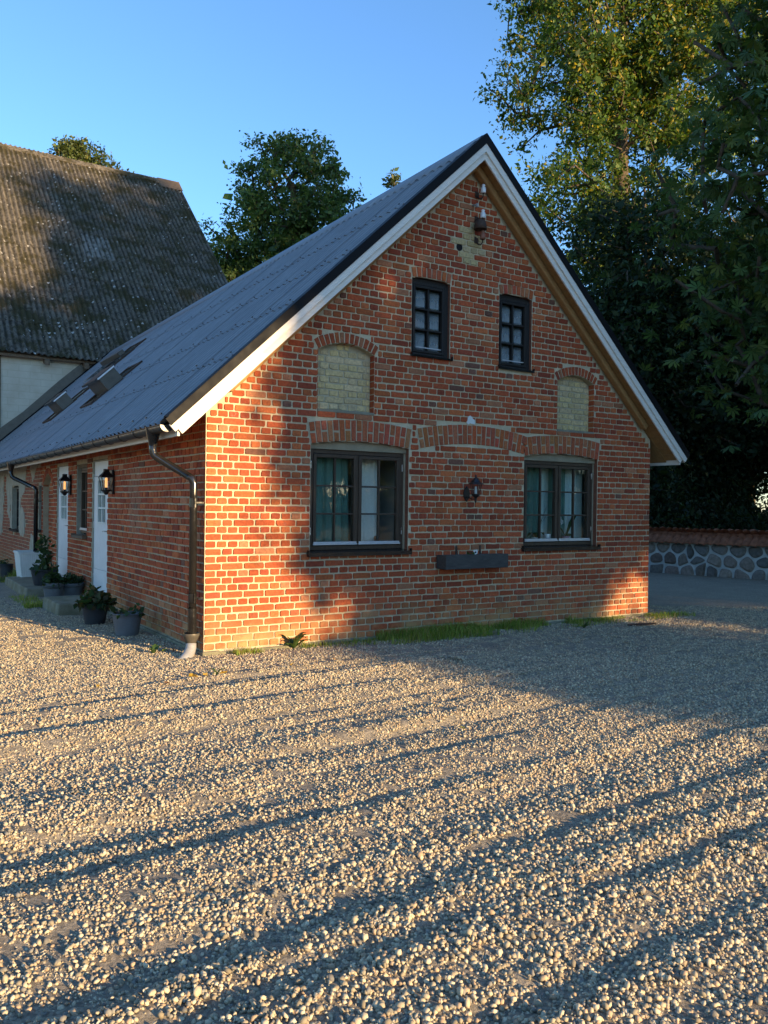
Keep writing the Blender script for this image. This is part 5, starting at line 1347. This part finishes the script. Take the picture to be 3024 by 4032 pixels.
mb = MB(); mb.lathe([(0.016, 1.756), (0.016, 1.800), (0.013, 1.802), (0.013, 1.846), (0.001, 1.850)], 10); mb.build('candle_bulb', M['white'], lan, smooth=True)
mb = MB(); mb.tube([(0, 0.195, 1.730), (0, 0.15, 1.715), (0, 0.08, 1.690), (0, 0.03, 1.690), (0, 0.0, 1.705)], 0.0075, 8); mb.build('lantern_arm', M['black'], lan, smooth=True)
mb = MB(); mb.prism([(0, 1.855), (0.030, 1.82), (0.048, 1.765), (0.044, 1.72), (0.022, 1.68), (0, 1.655), (-0.022, 1.68), (-0.044, 1.72), (-0.048, 1.765), (-0.030, 1.82)], 'y', 0.172, 0.196); mb.build('back_plate', M['black'], lan, bevel=0.006)

def coach_lamp(y, label):
    L_ = thing('coach_lamp', label, 'lantern', (0, y, 0), 0, 'coach lamps beside the doors')
    c = -0.105
    mb = MB(); mb.prism([(-0.062, 1.71), (0.062, 1.71), (0.068, 1.77), (0.068, 1.99), (0.045, 2.05), (-0.045, 2.05), (-0.068, 1.99), (-0.068, 1.77)], 'x', -0.036, -0.007); mb.build('back_plate', M['black'], L_, bevel=0.005)
    mb = MB(); mb.lathe([(0.046, 2.062), (0.050, 2.050), (0.048, 2.030), (0.060, 2.010), (0.105, 1.972), (0.128, 1.950), (0.128, 1.944), (0.10, 1.944)], 4, (c, 0, 0), None, math.pi / 4); mb.lathe([(0.001, 2.063), (0.046, 2.062)], 4, (c, 0, 0), None, math.pi / 4); mb.build('lantern_roof', M['black'], L_)
    for k in range(4):
        a = math.pi / 4 + k * math.pi / 2; mb = MB(); mb.tube([(c + 0.116 * math.cos(a), 0.116 * math.sin(a), 1.945), (c + 0.068 * math.cos(a), 0.068 * math.sin(a), 1.765)], 0.0065, 5); mb.build('lantern_bar', M['black'], L_)
        a2 = a + math.pi / 2
        if k != 3: mb = MB(); mb.add([(c + 0.113 * math.cos(q), 0.113 * math.sin(q), 1.943) for q in (a, a2)] + [(c + 0.066 * math.cos(q), 0.066 * math.sin(q), 1.767) for q in (a2, a)], [(0, 1, 2, 3)]); mb.build('lantern_pane', M['glass'], L_)
    mb = MB(); mb.lathe([(0.076, 1.768), (0.072, 1.755), (0.040, 1.735), (0.030, 1.712), (0.018, 1.700), (0.001, 1.695)], 8, (c, 0, 0)); mb.lathe([(0.07, 1.7685), (0.001, 1.769)], 8, (c, 0, 0)); mb.build('lantern_base', M['black'], L_)
    mb = MB(); mb.lathe([(0.020, 1.77), (0.020, 1.80), (0.001, 1.802)], 10, (c, 0, 0)); mb.build('bulb_holder', M['black'], L_, smooth=True)
    mb = MB(); mb.lathe([(0.016, 1.803), (0.018, 1.815), (0.018, 1.925), (0.012, 1.938), (0.001, 1.94)], 12, (c, 0, 0)); mb.build('pane_glow_tube', M['pane_glow'], L_, smooth=True)  # glowing tube added to imitate the reflection in the panes
coach_lamp(3.66, 'black coach lamp with a glow added for the orange reflection in its glass, beside the nearer white door'); coach_lamp(6.42, 'black coach lamp with a glow added for the orange reflection in its glass, beside the farther white door')

# ------------------------------------------------------------------ things fixed to the gable
t = thing('planter_box', 'weathered black timber planter hanging below the wall lantern', 'planter', (3.49, -0.01, 0.82))
mb = MB(); mb.box(-0.50, 0.50, -0.205, -0.180, 0.0, 0.178); mb.build('front_board', M['planter'], t, bevel=0.006)
mb = MB(); mb.box(-0.50, 0.50, -0.03, -0.006, 0.0, 0.17); mb.build('back_board', M['planter'], t, bevel=0.006)
for s in (-1, 1): mb = MB(); mb.box(s * 0.474, s * 0.499, -0.1795, -0.0305, 0.0, 0.172); mb.build('end_board', M['planter'], t, bevel=0.005)
mb = MB(); mb.box(-0.473, 0.473, -0.179, -0.031, 0.0, 0.02); mb.build('bottom_board', M['planter'], t)
mb = MB(); mb.box(-0.473, 0.473, -0.179, -0.031, 0.02, 0.155); mb.build('soil', M['soil'], t)
for x in (-0.185, 0.20): mb = MB(); mb.box(x - 0.014, x + 0.014, -0.005, 0.003, 0.12, 0.28).box(x - 0.014, x + 0.014, -0.02, -0.0055, 0.168, 0.176); mb.build('hanger', M['rust'], t, bevel=0.002)
g = np.random.default_rng(401)
pn = thing('pansy', 'small white and purple pansy growing in the black planter box', 'flower', (3.50, -0.115, 0.975))
v, f, col = leaves(g.normal(size=(14, 3)) * np.array((0.05, 0.02, 0.012)), 4, (0.02, 0.015, 0.01), 0.035, g, [(0.05, 0.10, 0.03)], (1,), 0.6); np_mesh('foliage', v, f, col, M['grass'], pn)
for (dx, dz, r_, c) in ((-0.016, 0.058, 0.020, 'porcelain'), (0.016, 0.058, 0.020, 'porcelain'), (-0.018, 0.040, 0.015, 'porcelain'), (0.018, 0.040, 0.015, 'porcelain'), (0, 0.030, 0.018, 'porcelain')):
    mb = MB(); mb.add([(dx + r_ * math.cos(a * math.pi / 5), -0.035 - 0.004 * (a % 2), dz + r_ * math.sin(a * math.pi / 5)) for a in range(10)] + [(dx, -0.041, dz)], [(a, (a + 1) % 10, 10) for a in range(10)]); mb.build('petal', M[c], pn)
mb = MB(); mb.lathe([(0.014, 0), (0.008, 0.006), (0.0005, 0.008)], 8, (0, 0, 0)); o = mb.build('eye', M['verge'], pn); o.rotation_euler = (math.pi / 2, 0, 0); o.location = (0, -0.040, 0.046)

def insulator(z, label, mat='porcelain', s=1.0, hook=True):
    t = thing('insulator', label, 'insulator', (3.562, 0, z), 0, 'old cable insulators on the gable')
    mb = MB(); mb.lathe([(0.001, 0.075), (0.020, 0.074), (0.026, 0.064), (0.018, 0.052), (0.018, 0.044), (0.030, 0.036), (0.034, 0.010), (0.036, -0.030), (0.030, -0.036), (0.022, -0.030)], 18, (0, -0.135, 0)); mb.build('bell_body', M[mat], t, smooth=True)
    mb = MB(); mb.tube([(0.0, 0.0, -0.02), (0, -0.05, -0.075), (0, -0.10, -0.092), (0, -0.132, -0.07), (0, -0.135, 0.02)], 0.009, 8); mb.build('hook', M['rust'], t, smooth=True)
    mb = MB(); mb.prism([(-0.035, -0.055), (0.035, -0.055), (0.03, 0.02), (-0.03, 0.03)], 'y', -0.012, -0.002); mb.build('wall_plate', M['rust'], t, bevel=0.003)
insulator(5.585, 'topmost white porcelain insulator just under the gable peak'); insulator(5.268, 'white porcelain insulator directly above the rusty bell'); insulator(5.005, 'brownish stained insulator on a curved hook below the rusty bell', 'clay')
t = thing('wall_bell', 'rusty iron bell shade below the second insulator on the gable', 'bell', (3.535, 0, 5.13))
mb = MB(); mb.lathe([(0.001, 0.085), (0.05, 0.082), (0.066, 0.065), (0.078, 0.02), (0.084, -0.035), (0.080, -0.036), (0.07, 0.02), (0.05, 0.06)], 20, (0, -0.12, 0)); mb.build('shade', M['rust'], t, smooth=True)
mb = MB(); mb.tube([(0, 0.0, 0.10), (0, -0.07, 0.12), (0, -0.12, 0.085)], 0.010, 8); mb.build('bracket', M['rust'], t)
t = thing('cable_stub', 'short pale cable stub with cap between the upper two insulators', 'cable', (3.495, 0, 5.40))
mb = MB(); mb.tube([(0, 0, 0.02), (0, -0.05, 0.015), (0.006, -0.085, 0.0)], 0.012, 8); mb.build('cable', M['pipe_grey'], t); mb = MB(); mb.lathe([(0.018, 0.02), (0.020, -0.02), (0.001, -0.021)], 10, (0.006, -0.09, 0.0)); mb.lathe([(0.001, 0.021), (0.018, 0.02)], 10, (0.006, -0.09, 0)); mb.build('cap', M['pipe_grey'], t)

# ------------------------------------------------------------------ behind the panes
def curtain(label, x0, x1, y, z0, z1, mat, folds, amp, seed, flare=0.0):
    gg = random.Random(seed); n = 90; vs = []; fs = []; ph = [gg.uniform(0, 6.28) for _ in range(4)]; rows = 9
    for j in range(rows + 1):
        f = j / rows; z = z1 + (z0 - z1) * f
        for i in range(n + 1):
            s = i / n; u = x0 + (x1 - x0) * s + flare * f * (s - 0.5)
            d = amp * (math.sin(folds * 6.283 * s + ph[0] + 0.5 * math.sin(3 * s + ph[2])) + 0.45 * math.sin(folds * 13.1 * s + ph[1])) * (0.75 + 0.35 * f)
            vs.append((u, y + d, z))
    m = n + 1
    for j in range(rows):
        for i in range(n): fs.append((j * m + i, j * m + i + 1, (j + 1) * m + i + 1, (j + 1) * m + i))
    mb = MB(); mb.add(vs, fs); o = mb.build('curtain', mat, None, smooth=True); sd = o.modifiers.new('thickness', 'SOLIDIFY'); sd.thickness = 0.003
    o['label'] = label; o['category'] = 'curtain'; o['group'] = 'curtains behind the gable windows'
curtain('green curtain filling the left casement of the left window', 1.27, 1.86, 0.27, 1.09, 2.3, M['curtain_green'], 4.5, 0.020, 1, 0.05)
curtain('pale curtain behind the right casement of the left window', 1.95, 2.32, 0.30, 1.09, 2.3, M['curtain_beige'], 2.2, 0.012, 2)
curtain('pale sheer curtain across the whole right window', 4.42, 5.86, 0.335, 1.08, 2.32, M['curtain_sheer'], 9.0, 0.012, 5)
curtain('green curtain behind the left casement of the right window', 4.46, 4.98, 0.285, 1.08, 2.3, M['curtain_green'], 4.0, 0.018, 3)
curtain('green curtain hanging in the right casement of the right window', 5.17, 5.48, 0.285, 1.08, 2.3, M['curtain_green'], 3.2, 0.022, 4)
t = thing('figurine', 'small brown clay figurine on the sill of the left window', 'figurine', (2.235, 0.21, 1.076))
mb = MB(); mb.lathe([(0.001, 0), (0.048, 0.0), (0.052, 0.02), (0.036, 0.06), (0.022, 0.085), (0.016, 0.095)], 14); mb.build('body', M['clay'], t, smooth=True)
mb = MB(); mb.lathe([(0.001, 0.088), (0.018, 0.098), (0.026, 0.118), (0.022, 0.140), (0.010, 0.150), (0.001, 0.152)], 14, (0.006, 0, 0)); mb.build('head', M['clay'], t, smooth=True)
def sill_pot(x, label, mat, r, h, kind):
    t = thing('sill_plant' if kind else 'sill_pot', label, 'pot plant' if kind else 'pot', (x, 0.205, 1.076), 0, None)
    mb = MB(); mb.lathe([(0.001, 0), (r * 0.82, 0), (r, h), (r * 0.92, h), (r * 0.9, h - 0.015), (0.001, h - 0.015)], 18); mb.build('pot', M[mat], t, smooth=True, bevel=0.003)
    gg = np.random.default_rng(int(x * 100))
    if kind == 'leafy':
        for k in range(6):
            a = k * 1.05 + 0.3; mb = MB(); P = [(0, 0, h - 0.01), (0.05 * math.cos(a), 0.03 * math.sin(a), h + 0.06), (0.13 * math.cos(a), 0.05 * math.sin(a), h + 0.07), (0.19 * math.cos(a), 0.06 * math.sin(a), h + 0.01)]
            W = [0.006, 0.028, 0.03, 0.003]; mb.add([(p[0] + s * w * -math.sin(a), p[1] + s * w * math.cos(a), p[2]) for p, w in zip(P, W) for s in (-1, 1)], [(2 * i, 2 * i + 1, 2 * i + 3, 2 * i + 2) for i in range(3)], (0.03, 0.07, 0.025)); mb.build('leaf', M['leaf_dark'], t)
        for k in range(4):
            mb = MB(); a = gg.uniform(-0.5, 0.9); mb.tube([(0.02, 0, h), (0.04 + 0.05 * a, 0, h + 0.18), (0.05 + 0.22 * a, 0.0, h + 0.30 + 0.12 * gg.random())], [0.004, 0.003, 0.001], 5); mb.build('twig', M['bark'], t)
    if kind == 'orchid':
        for k, (a, l, up) in enumerate(((0.5, 0.26, 0.30), (2.6, 0.2, 0.05), (0.2, 0.16, 0.02), (2.9, 0.14, 0.16))):
            mb = MB(); P = [(0, 0, h - 0.01), (l * .4 * math.cos(a), 0.01 * k, h + up * .6), (l * .8 * math.cos(a), 0.015 * k, h + up), (l * math.cos(a), 0.0, h + up * 0.95)]; W = [0.01, 0.032, 0.03, 0.004]
            mb.add([(p[0], p[1] + s * w, p[2] + s * w * 0.5) for p, w in zip(P, W) for s in (-1, 1)], [(2 * i, 2 * i + 1, 2 * i + 3, 2 * i + 2) for i in range(3)], (0.035, 0.075, 0.03)); mb.build('leaf', M['leaf_dark'], t)
        mb = MB(); mb.tube([(0, 0, h), (-0.03, 0, h + 0.22), (-0.10, 0, h + 0.30), (-0.19, -0.01, h + 0.27)], 0.003, 5, True, (0.06, 0.09, 0.03)); mb.build('stem', M['leaf_dark'], t)
        for k, (dx, dz, s) in enumerate(((-0.20, 0.27, 0.055), (-0.15, 0.235, 0.05), (-0.115, 0.20, 0.045), (-0.17, 0.19, 0.04))):
            mb = MB()
            for q in range(5): a = q * 1.2566 + k; mb.add([(dx, -0.035, h + dz), (dx + s * .6 * math.cos(a - .5), -0.042, h + dz + s * .6 * math.sin(a - .5)), (dx + s * math.cos(a), -0.03, h + dz + s * math.sin(a)), (dx + s * .6 * math.cos(a + .5), -0.042, h + dz + s * .6 * math.sin(a + .5))], [(0, 1, 2, 3)])
            mb.build('flower', M['porcelain'], t)
sill_pot(4.86, 'small white pot with dark leafy plant and twigs in the right window', 'white', 0.072, 0.105, 'leafy')
sill_pot(5.065, 'empty pale cylinder pot beside the mullion of the right window', 'porcelain', 0.052, 0.15, None)
sill_pot(5.42, 'pink pot with a white orchid in the right window', 'pink', 0.055, 0.12, 'orchid')

# ------------------------------------------------------------------ along the long wall: steps, pots, tub
def step(label, x0, x1, y0, y1, h):
    gg = random.Random(int(y0 * 10)); J = lambda: gg.uniform(-0.018, 0.018)
    t = MB(); n = 5; base = []; top = []
    ring = [(x0, y0), ((x0 + x1) / 2, y0), (x1, y0), (x1, y1), ((x0 + x1) / 2, y1), (x0, y1), (x0, (y0 + y1) / 2)]
    for x, y in ring: base.append((x - (0.02 if x == x0 else 0) + J(), y + J(), -0.08)); 
    for x, y in ring: top.append((x + J() * .6, y + J() * .6, h + J() * .35))
    N = len(ring); t.add(base + top, [(i, (i + 1) % N, N + (i + 1) % N, N + i) for i in range(N)] + [tuple(range(N, 2 * N))])
    o = t.build('doorstep', M['concrete'], None, bevel=0.02); o['label'] = label; o['category'] = 'step'; o['group'] = 'concrete steps in front of the doors'
step('worn concrete step in front of the nearer white door', -0.70, -0.03, 3.82, 4.92, 0.165); step('worn concrete step in front of the farther white door', -0.68, -0.03, 6.45, 8.85, 0.15)
def flowerpot(label, x, y, z, r, h, mat, rim, plant, seed, tall=0.0, pal=None):
    t = thing('potted_plant', label, 'potted plant', (x, y, z), 0, 'potted plants along the long wall'); rt_ = 0.74
    mb = MB(); mb.lathe([(0.001, 0), (r * rt_, 0), (r * rt_ + 0.004, 0.01), (r * (rt_ + 0.20), h * 0.70), (r * (rt_ + 0.21), h * 0.72)], 28); mb.build('pot', M[mat], t, smooth=True)
    mb = MB(); mb.lathe([(r * 0.955, h * 0.725), (r * 0.985, h * 0.72), (r, h - 0.006), (r * 0.985, h), (r * 0.93, h), (r * 0.92, h - 0.05)], 28) if rim else mb.lathe([(r * 0.951, h * 0.72), (r * 0.985, h * 0.955), (r * 1.03, h * 0.965), (r * 1.03, h), (r * 0.95, h), (r * 0.93, h - 0.05)], 28); mb.build('pot_rim', M[mat], t, smooth=True)
    mb = MB(); mb.lathe([(r * 0.93, h - 0.045), (r * 0.5, h - 0.03), (0.001, h - 0.025)], 20); mb.build('soil', M['soil'], t)
    gg = np.random.default_rng(seed); sp, per, ls, n, zc = plant; pal = pal or [(0.035, 0.070, 0.028), (0.05, 0.085, 0.032), (0.028, 0.055, 0.025)]
    a = gg.uniform(0, 6.283, n); q = np.sqrt(gg.uniform(0, 1, n)) * sp; c = np.column_stack([np.cos(a) * q, np.sin(a) * q, h + zc * (1 - (q / sp) ** 2) * gg.uniform(0.3, 1, n)])
    v, f, col = leaves(c, per, (0.025, 0.025, 0.02), ls, gg, pal, [1] * len(pal), 0.7, 0.6); np_mesh('foliage', v, f, col, M['grass'], t)
    if tall:
        for k in range(4):
            x1, y1 = gg.uniform(-0.10, 0.10), gg.uniform(-0.14, 0.14); pts_ = [(x1 * .4, y1 * .4, h - 0.03), (x1 * .8 + .02, y1, h + tall * .4), (x1, y1 * 1.1, h + tall * gg.uniform(0.75, 1.0))]
            mb = MB(); mb.tube(pts_, [0.005, 0.004, 0.002], 5, True, (0.05, 0.08, 0.03)); mb.build('stem', M['leaf_dark'], t)
            cc = np.array([np.array(pts_[1]) * (1 - w) + np.array(pts_[2]) * w for w in np.linspace(-0.6, 1, 12)]); v, f, col = leaves(cc, 3, (0.035, 0.035, 0.02), 0.075, gg, pal, [1] * len(pal), 0.7, 0.5); np_mesh('foliage', v, f, col, M['grass'], t)
flowerpot('grey tub with a sprawling seedling nearest the downpipe', -0.325, 1.72, 0.0, 0.172, 0.268, 'pot_grey', False, (0.17, 3, 0.075, 16, 0.05), 501)
flowerpot('charcoal tub with bushy leaves in front of the nearer doorstep', -0.43, 2.86, 0.0, 0.168, 0.275, 'pot_dark', False, (0.20, 6, 0.075, 70, 0.15), 502, 0, [(0.035, 0.075, 0.03), (0.06, 0.075, 0.03), (0.09, 0.075, 0.035)])
flowerpot('grey rimmed pot of herbs standing left between the two steps', -0.50, 5.22, 0.05, 0.155, 0.29, 'pot_grey', True, (0.13, 6, 0.06, 60, 0.15), 503)
flowerpot('wide grey rimmed bowl with a trailing plant against the wall', -0.19, 5.42, 0.09, 0.20, 0.22, 'pot_grey', True, (0.19, 7, 0.04, 90, 0.14), 504)
flowerpot('black tub with a tall climbing plant before the farther door', -0.33, 6.92, 0.15, 0.215, 0.27, 'pot_dark', False, (0.19, 4, 0.08, 26, 0.10), 505, 0.62)
t = thing('water_tub', 'white ribbed plastic water tub under the farther downpipe', 'tub', (-0.235, 8.86, 0.0))
mb = MB(); z0, z1 = 0.06, 0.60; n = 24
def tubx(s, z): w = 0.185 + 0.055 * (z - z0) / (z1 - z0); return w * s
prof = []
for (ax_, sg) in (('y', -1), ('x', 1), ('y', 1), ('x', -1)):
    for k in range(n):
        s = -1 + 2 * k / n; s = s if sg * (1 if ax_ == 'y' else 1) < 0 or True else -s
        bump = 0.006 if k % 2 else 0.0
        if ax_ == 'y' and sg == -1: prof.append((s, -1, bump))
        if ax_ == 'x' and sg == 1: prof.append((1, s, bump))
        if ax_ == 'y' and sg == 1: prof.append((-s, 1, bump))
        if ax_ == 'x' and sg == -1: prof.append((-1, -s, bump))
ringz = lambda z, extra=0.0: [((tubx(1, z) + (b_ + extra if abs(px_) == 1 else 0)) * px_, (0.36 + (tubx(1, z) - .185) + (b_ + extra if abs(py_) == 1 else 0)) * py_ * 0.72, z) for px_, py_, b_ in prof]
N = len(prof); vs = ringz(z0) + ringz(z1); mb.add(vs, [(i, (i + 1) % N, N + (i + 1) % N, N + i) for i in range(N)] + [tuple(reversed(range(N)))]); mb.build('tub_body', M['white'], t)
mb = MB(); a_, b_ = 0.256, 0.315; mb.box(-a_, a_, -b_, -b_ + 0.02, 0.59, 0.635).box(-a_, a_, b_ - 0.02, b_, 0.59, 0.635).box(-a_, -a_ + 0.02, -b_ + 0.02, b_ - 0.02, 0.59, 0.635).box(a_ - 0.02, a_, -b_ + 0.02, b_ - 0.02, 0.59, 0.635); mb.build('tub_rim', M['white'], t, bevel=0.008)
flowerpot('small black pot half hidden behind the white water tub', -0.55, 9.62, 0.0, 0.13, 0.34, 'pot_dark', False, (0.08, 3, 0.06, 14, 0.10), 506)

# ------------------------------------------------------------------ grass, weeds, fallen leaves
g = np.random.default_rng(601)
def grass_strip(name, label, xs, ys, n, hgt, pal):
    x = g.uniform(*xs, n); y = ys[0] + (ys[1] - ys[0]) * g.uniform(0, 1, n) ** 2.4
    dens = vnoise(x * 2.6, y * 4, 61); kp = g.random(n) < np.clip(2.6 * dens - 0.5, 0, 1); x, y = x[kp], y[kp]; n = len(x)
    h = hgt * g.uniform(0.2, 1.35, n) * (0.5 + dens[kp]); a = g.uniform(0, 6.283, n); lean = g.uniform(0.1, 0.75, n) * h; w = g.uniform(0.002, 0.0045, n)
    z = ground_h(x, y) - 0.004; d = np.column_stack([np.cos(a), np.sin(a), 0 * a]); s = np.column_stack([-np.sin(a), np.cos(a), 0 * a]); p = np.column_stack([x, y, z])
    m = p + d * (lean * .35)[:, None]; m[:, 2] += h * .6; tp = p + d * lean[:, None]; tp[:, 2] += h * 0.92
    v = np.stack([p - s * w[:, None], p + s * w[:, None], m + s * w[:, None] * .8, m - s * w[:, None] * .8, tp + s * w[:, None] * .1, tp - s * w[:, None] * .1], 1).reshape(-1, 3)
    b_ = np.arange(n)[:, None] * 6; f = np.concatenate([b_ + np.array([0, 1, 2, 3]), b_ + np.array([3, 2, 4, 5])])
    pl_ = np.array(pal); col = pl_[g.integers(0, len(pl_), n)] * g.uniform(0.7, 1.3, (n, 1))
    np_mesh(name, v, f, np.repeat(col, 6, 0), M['grass'], None, kind='stuff', label=label, category='grass')
PG = [(0.20, 0.29, 0.045), (0.25, 0.31, 0.055), (0.15, 0.24, 0.04), (0.36, 0.32, 0.11)]
grass_strip('grass', 'green grass growing along the foot of the gable wall', (2.1, 5.3), (-0.04, -0.46), 8000, 0.10, PG)
grass_strip('grass', 'sparse short grass along the gable foot near the right corner', (5.0, 7.6), (-0.05, -0.42), 3600, 0.06, PG)
grass_strip('grass', 'small grass tuft at the left end of the gable', (0.28, 0.62), (-0.05, -0.20), 420, 0.07, PG)
grass_strip('grass', 'dry sparse grass between the weed and the green strip', (1.1, 2.6), (-0.04, -0.30), 1100, 0.05, PG)
grass_strip('grass', 'moss and grass beside the farther doorstep', (-0.95, -0.60), (4.9, 6.6), 1500, 0.07, PG)
grass_strip('grass', 'rough grass along the far end of the long wall', (-1.6, -0.1), (9.3, 14.5), 5000, 0.16, PG)
def weed(label, x, y, n, L, seed, w=0.018):
    gg = random.Random(seed); t = thing('weed', label, 'weed', (x, y, float(ground_h(x, y))), 0, 'weeds in the gravel')
    for k in range(n):
        a = gg.uniform(0, 6.283); l = L * gg.uniform(0.6, 1.05); up = gg.uniform(0.35, 1.0); mb = MB(); vs = []; c = (0.06 * gg.uniform(.8, 1.3), 0.11 * gg.uniform(.8, 1.2), 0.03)
        for i in range(7):
            f = i / 6; r_ = l * (f * 0.75); z = l * up * math.sin(f * 1.9) * 0.75; ww = w * math.sin(math.pi * (0.08 + 0.9 * f)) * (1.25 if i % 2 else 0.7)
            vs += [(r_ * math.cos(a) - ww * math.sin(a), r_ * math.sin(a) + ww * math.cos(a), z + 0.004), (r_ * math.cos(a), r_ * math.sin(a), z - 0.003), (r_ * math.cos(a) + ww * math.sin(a), r_ * math.sin(a) - ww * math.cos(a), z + 0.004)]
        mb.add(vs, [(3 * i + q, 3 * i + q + 1, 3 * i + q + 4, 3 * i + q + 3) for i in range(6) for q in (0, 1)], c); mb.build('leaf', M['grass'], t)
weed('large dandelion like weed at the foot of the gable under the left window', 1.02, -0.06, 16, 0.27, 1, 0.026)
weed('small dark weed in the gravel before the right half of the gable', 5.05, -0.52, 6, 0.13, 2)
weed('flat green weed in the gravel next to the grey drain elbow', -0.42, 0.36, 5, 0.14, 3, 0.03)
weed('tiny weed in the gravel in front of the fallen yellow leaves', -0.30, -1.15, 6, 0.09, 4, 0.008)
def fallen(label, x, y, s, c, seed):
    gg = random.Random(seed); z = float(ground_h(x, y)) + 0.014; mb = MB(); n = 10; R = []
    for k in range(n): a = 2 * math.pi * k / n; rr = s * (1.0 if k % 2 else 0.55) * gg.uniform(0.75, 1.15); R.append((rr * math.cos(a), rr * math.sin(a) * 0.8, gg.uniform(0.0, 0.5) * s))
    mb.add(R + [(0, 0, 0.05 * s)], [(k, (k + 1) % n, n) for k in range(n)], c); o = mb.build('fallen_leaf', M['grass'], None); o.location = (x, y, z); o.rotation_euler = (gg.uniform(-.4, .4), gg.uniform(-.4, .4), gg.uniform(0, 6))
    o['label'] = label; o['category'] = 'leaf'; o['group'] = 'fallen leaves on the gravel'
Yl, Br = (0.46, 0.30, 0.05), (0.30, 0.14, 0.06)
for i, (x, y, s, c, lab) in enumerate([(-0.80, -1.26, 0.035, Br, 'orange brown curled leaf, leftmost of the row of fallen leaves'), (-0.53, -1.14, 0.06, Yl, 'large yellow crumpled leaf left of the middle of the leaf row'), (-0.40, -1.12, 0.035, Yl, 'small yellow leaf touching the large crumpled one'), (-0.20, -1.08, 0.055, Yl, 'upright yellow leaf in the middle of the leaf row'),
        (0.16, -1.06, 0.04, (0.45, 0.24, 0.08), 'peach coloured leaf right of the middle of the leaf row'), (0.50, -1.05, 0.04, Yl, 'yellow leaf at the right end of the leaf row'), (-1.32, -1.02, 0.03, Yl, 'lone yellow leaf at the left edge of the picture'), (-0.28, 0.42, 0.05, (0.34, 0.36, 0.05), 'yellow green leaf lying near the drain elbow'), (-0.20, 0.36, 0.035, Br, 'tan leaf beside the yellow green one near the drain'),
        (4.7, -1.55, 0.04, Br, 'brown leaf alone on the shaded gravel'), (0.60, -3.62, 0.03, (0.25, 0.26, 0.04), 'single greenish leaf far out on the sunny gravel'), (1.05, -0.95, 0.035, (0.40, 0.22, 0.07), 'orange leaf halfway to the shaded gravel')]):
    fallen(lab, x, y, s, c, i)
mb = MB(); gg = random.Random(8)
mb.add([(6.05 + 0.40 * math.cos(a * .4189) * gg.uniform(.7, 1.1), -0.62 + 0.11 * math.sin(a * .4189) * gg.uniform(.6, 1.1), 0.010 + float(ground_h(6.05, -.62))) for a in range(15)] + [(6.05, -0.62, 0.024 + float(ground_h(6.05, -.62)))], [(a, (a + 1) % 15, 15) for a in range(15)])
o = mb.build('moss_patch', M['soil'], None, kind='stuff'); o['label'] = 'dark mossy patch in the gravel near the right corner'; o['category'] = 'moss'
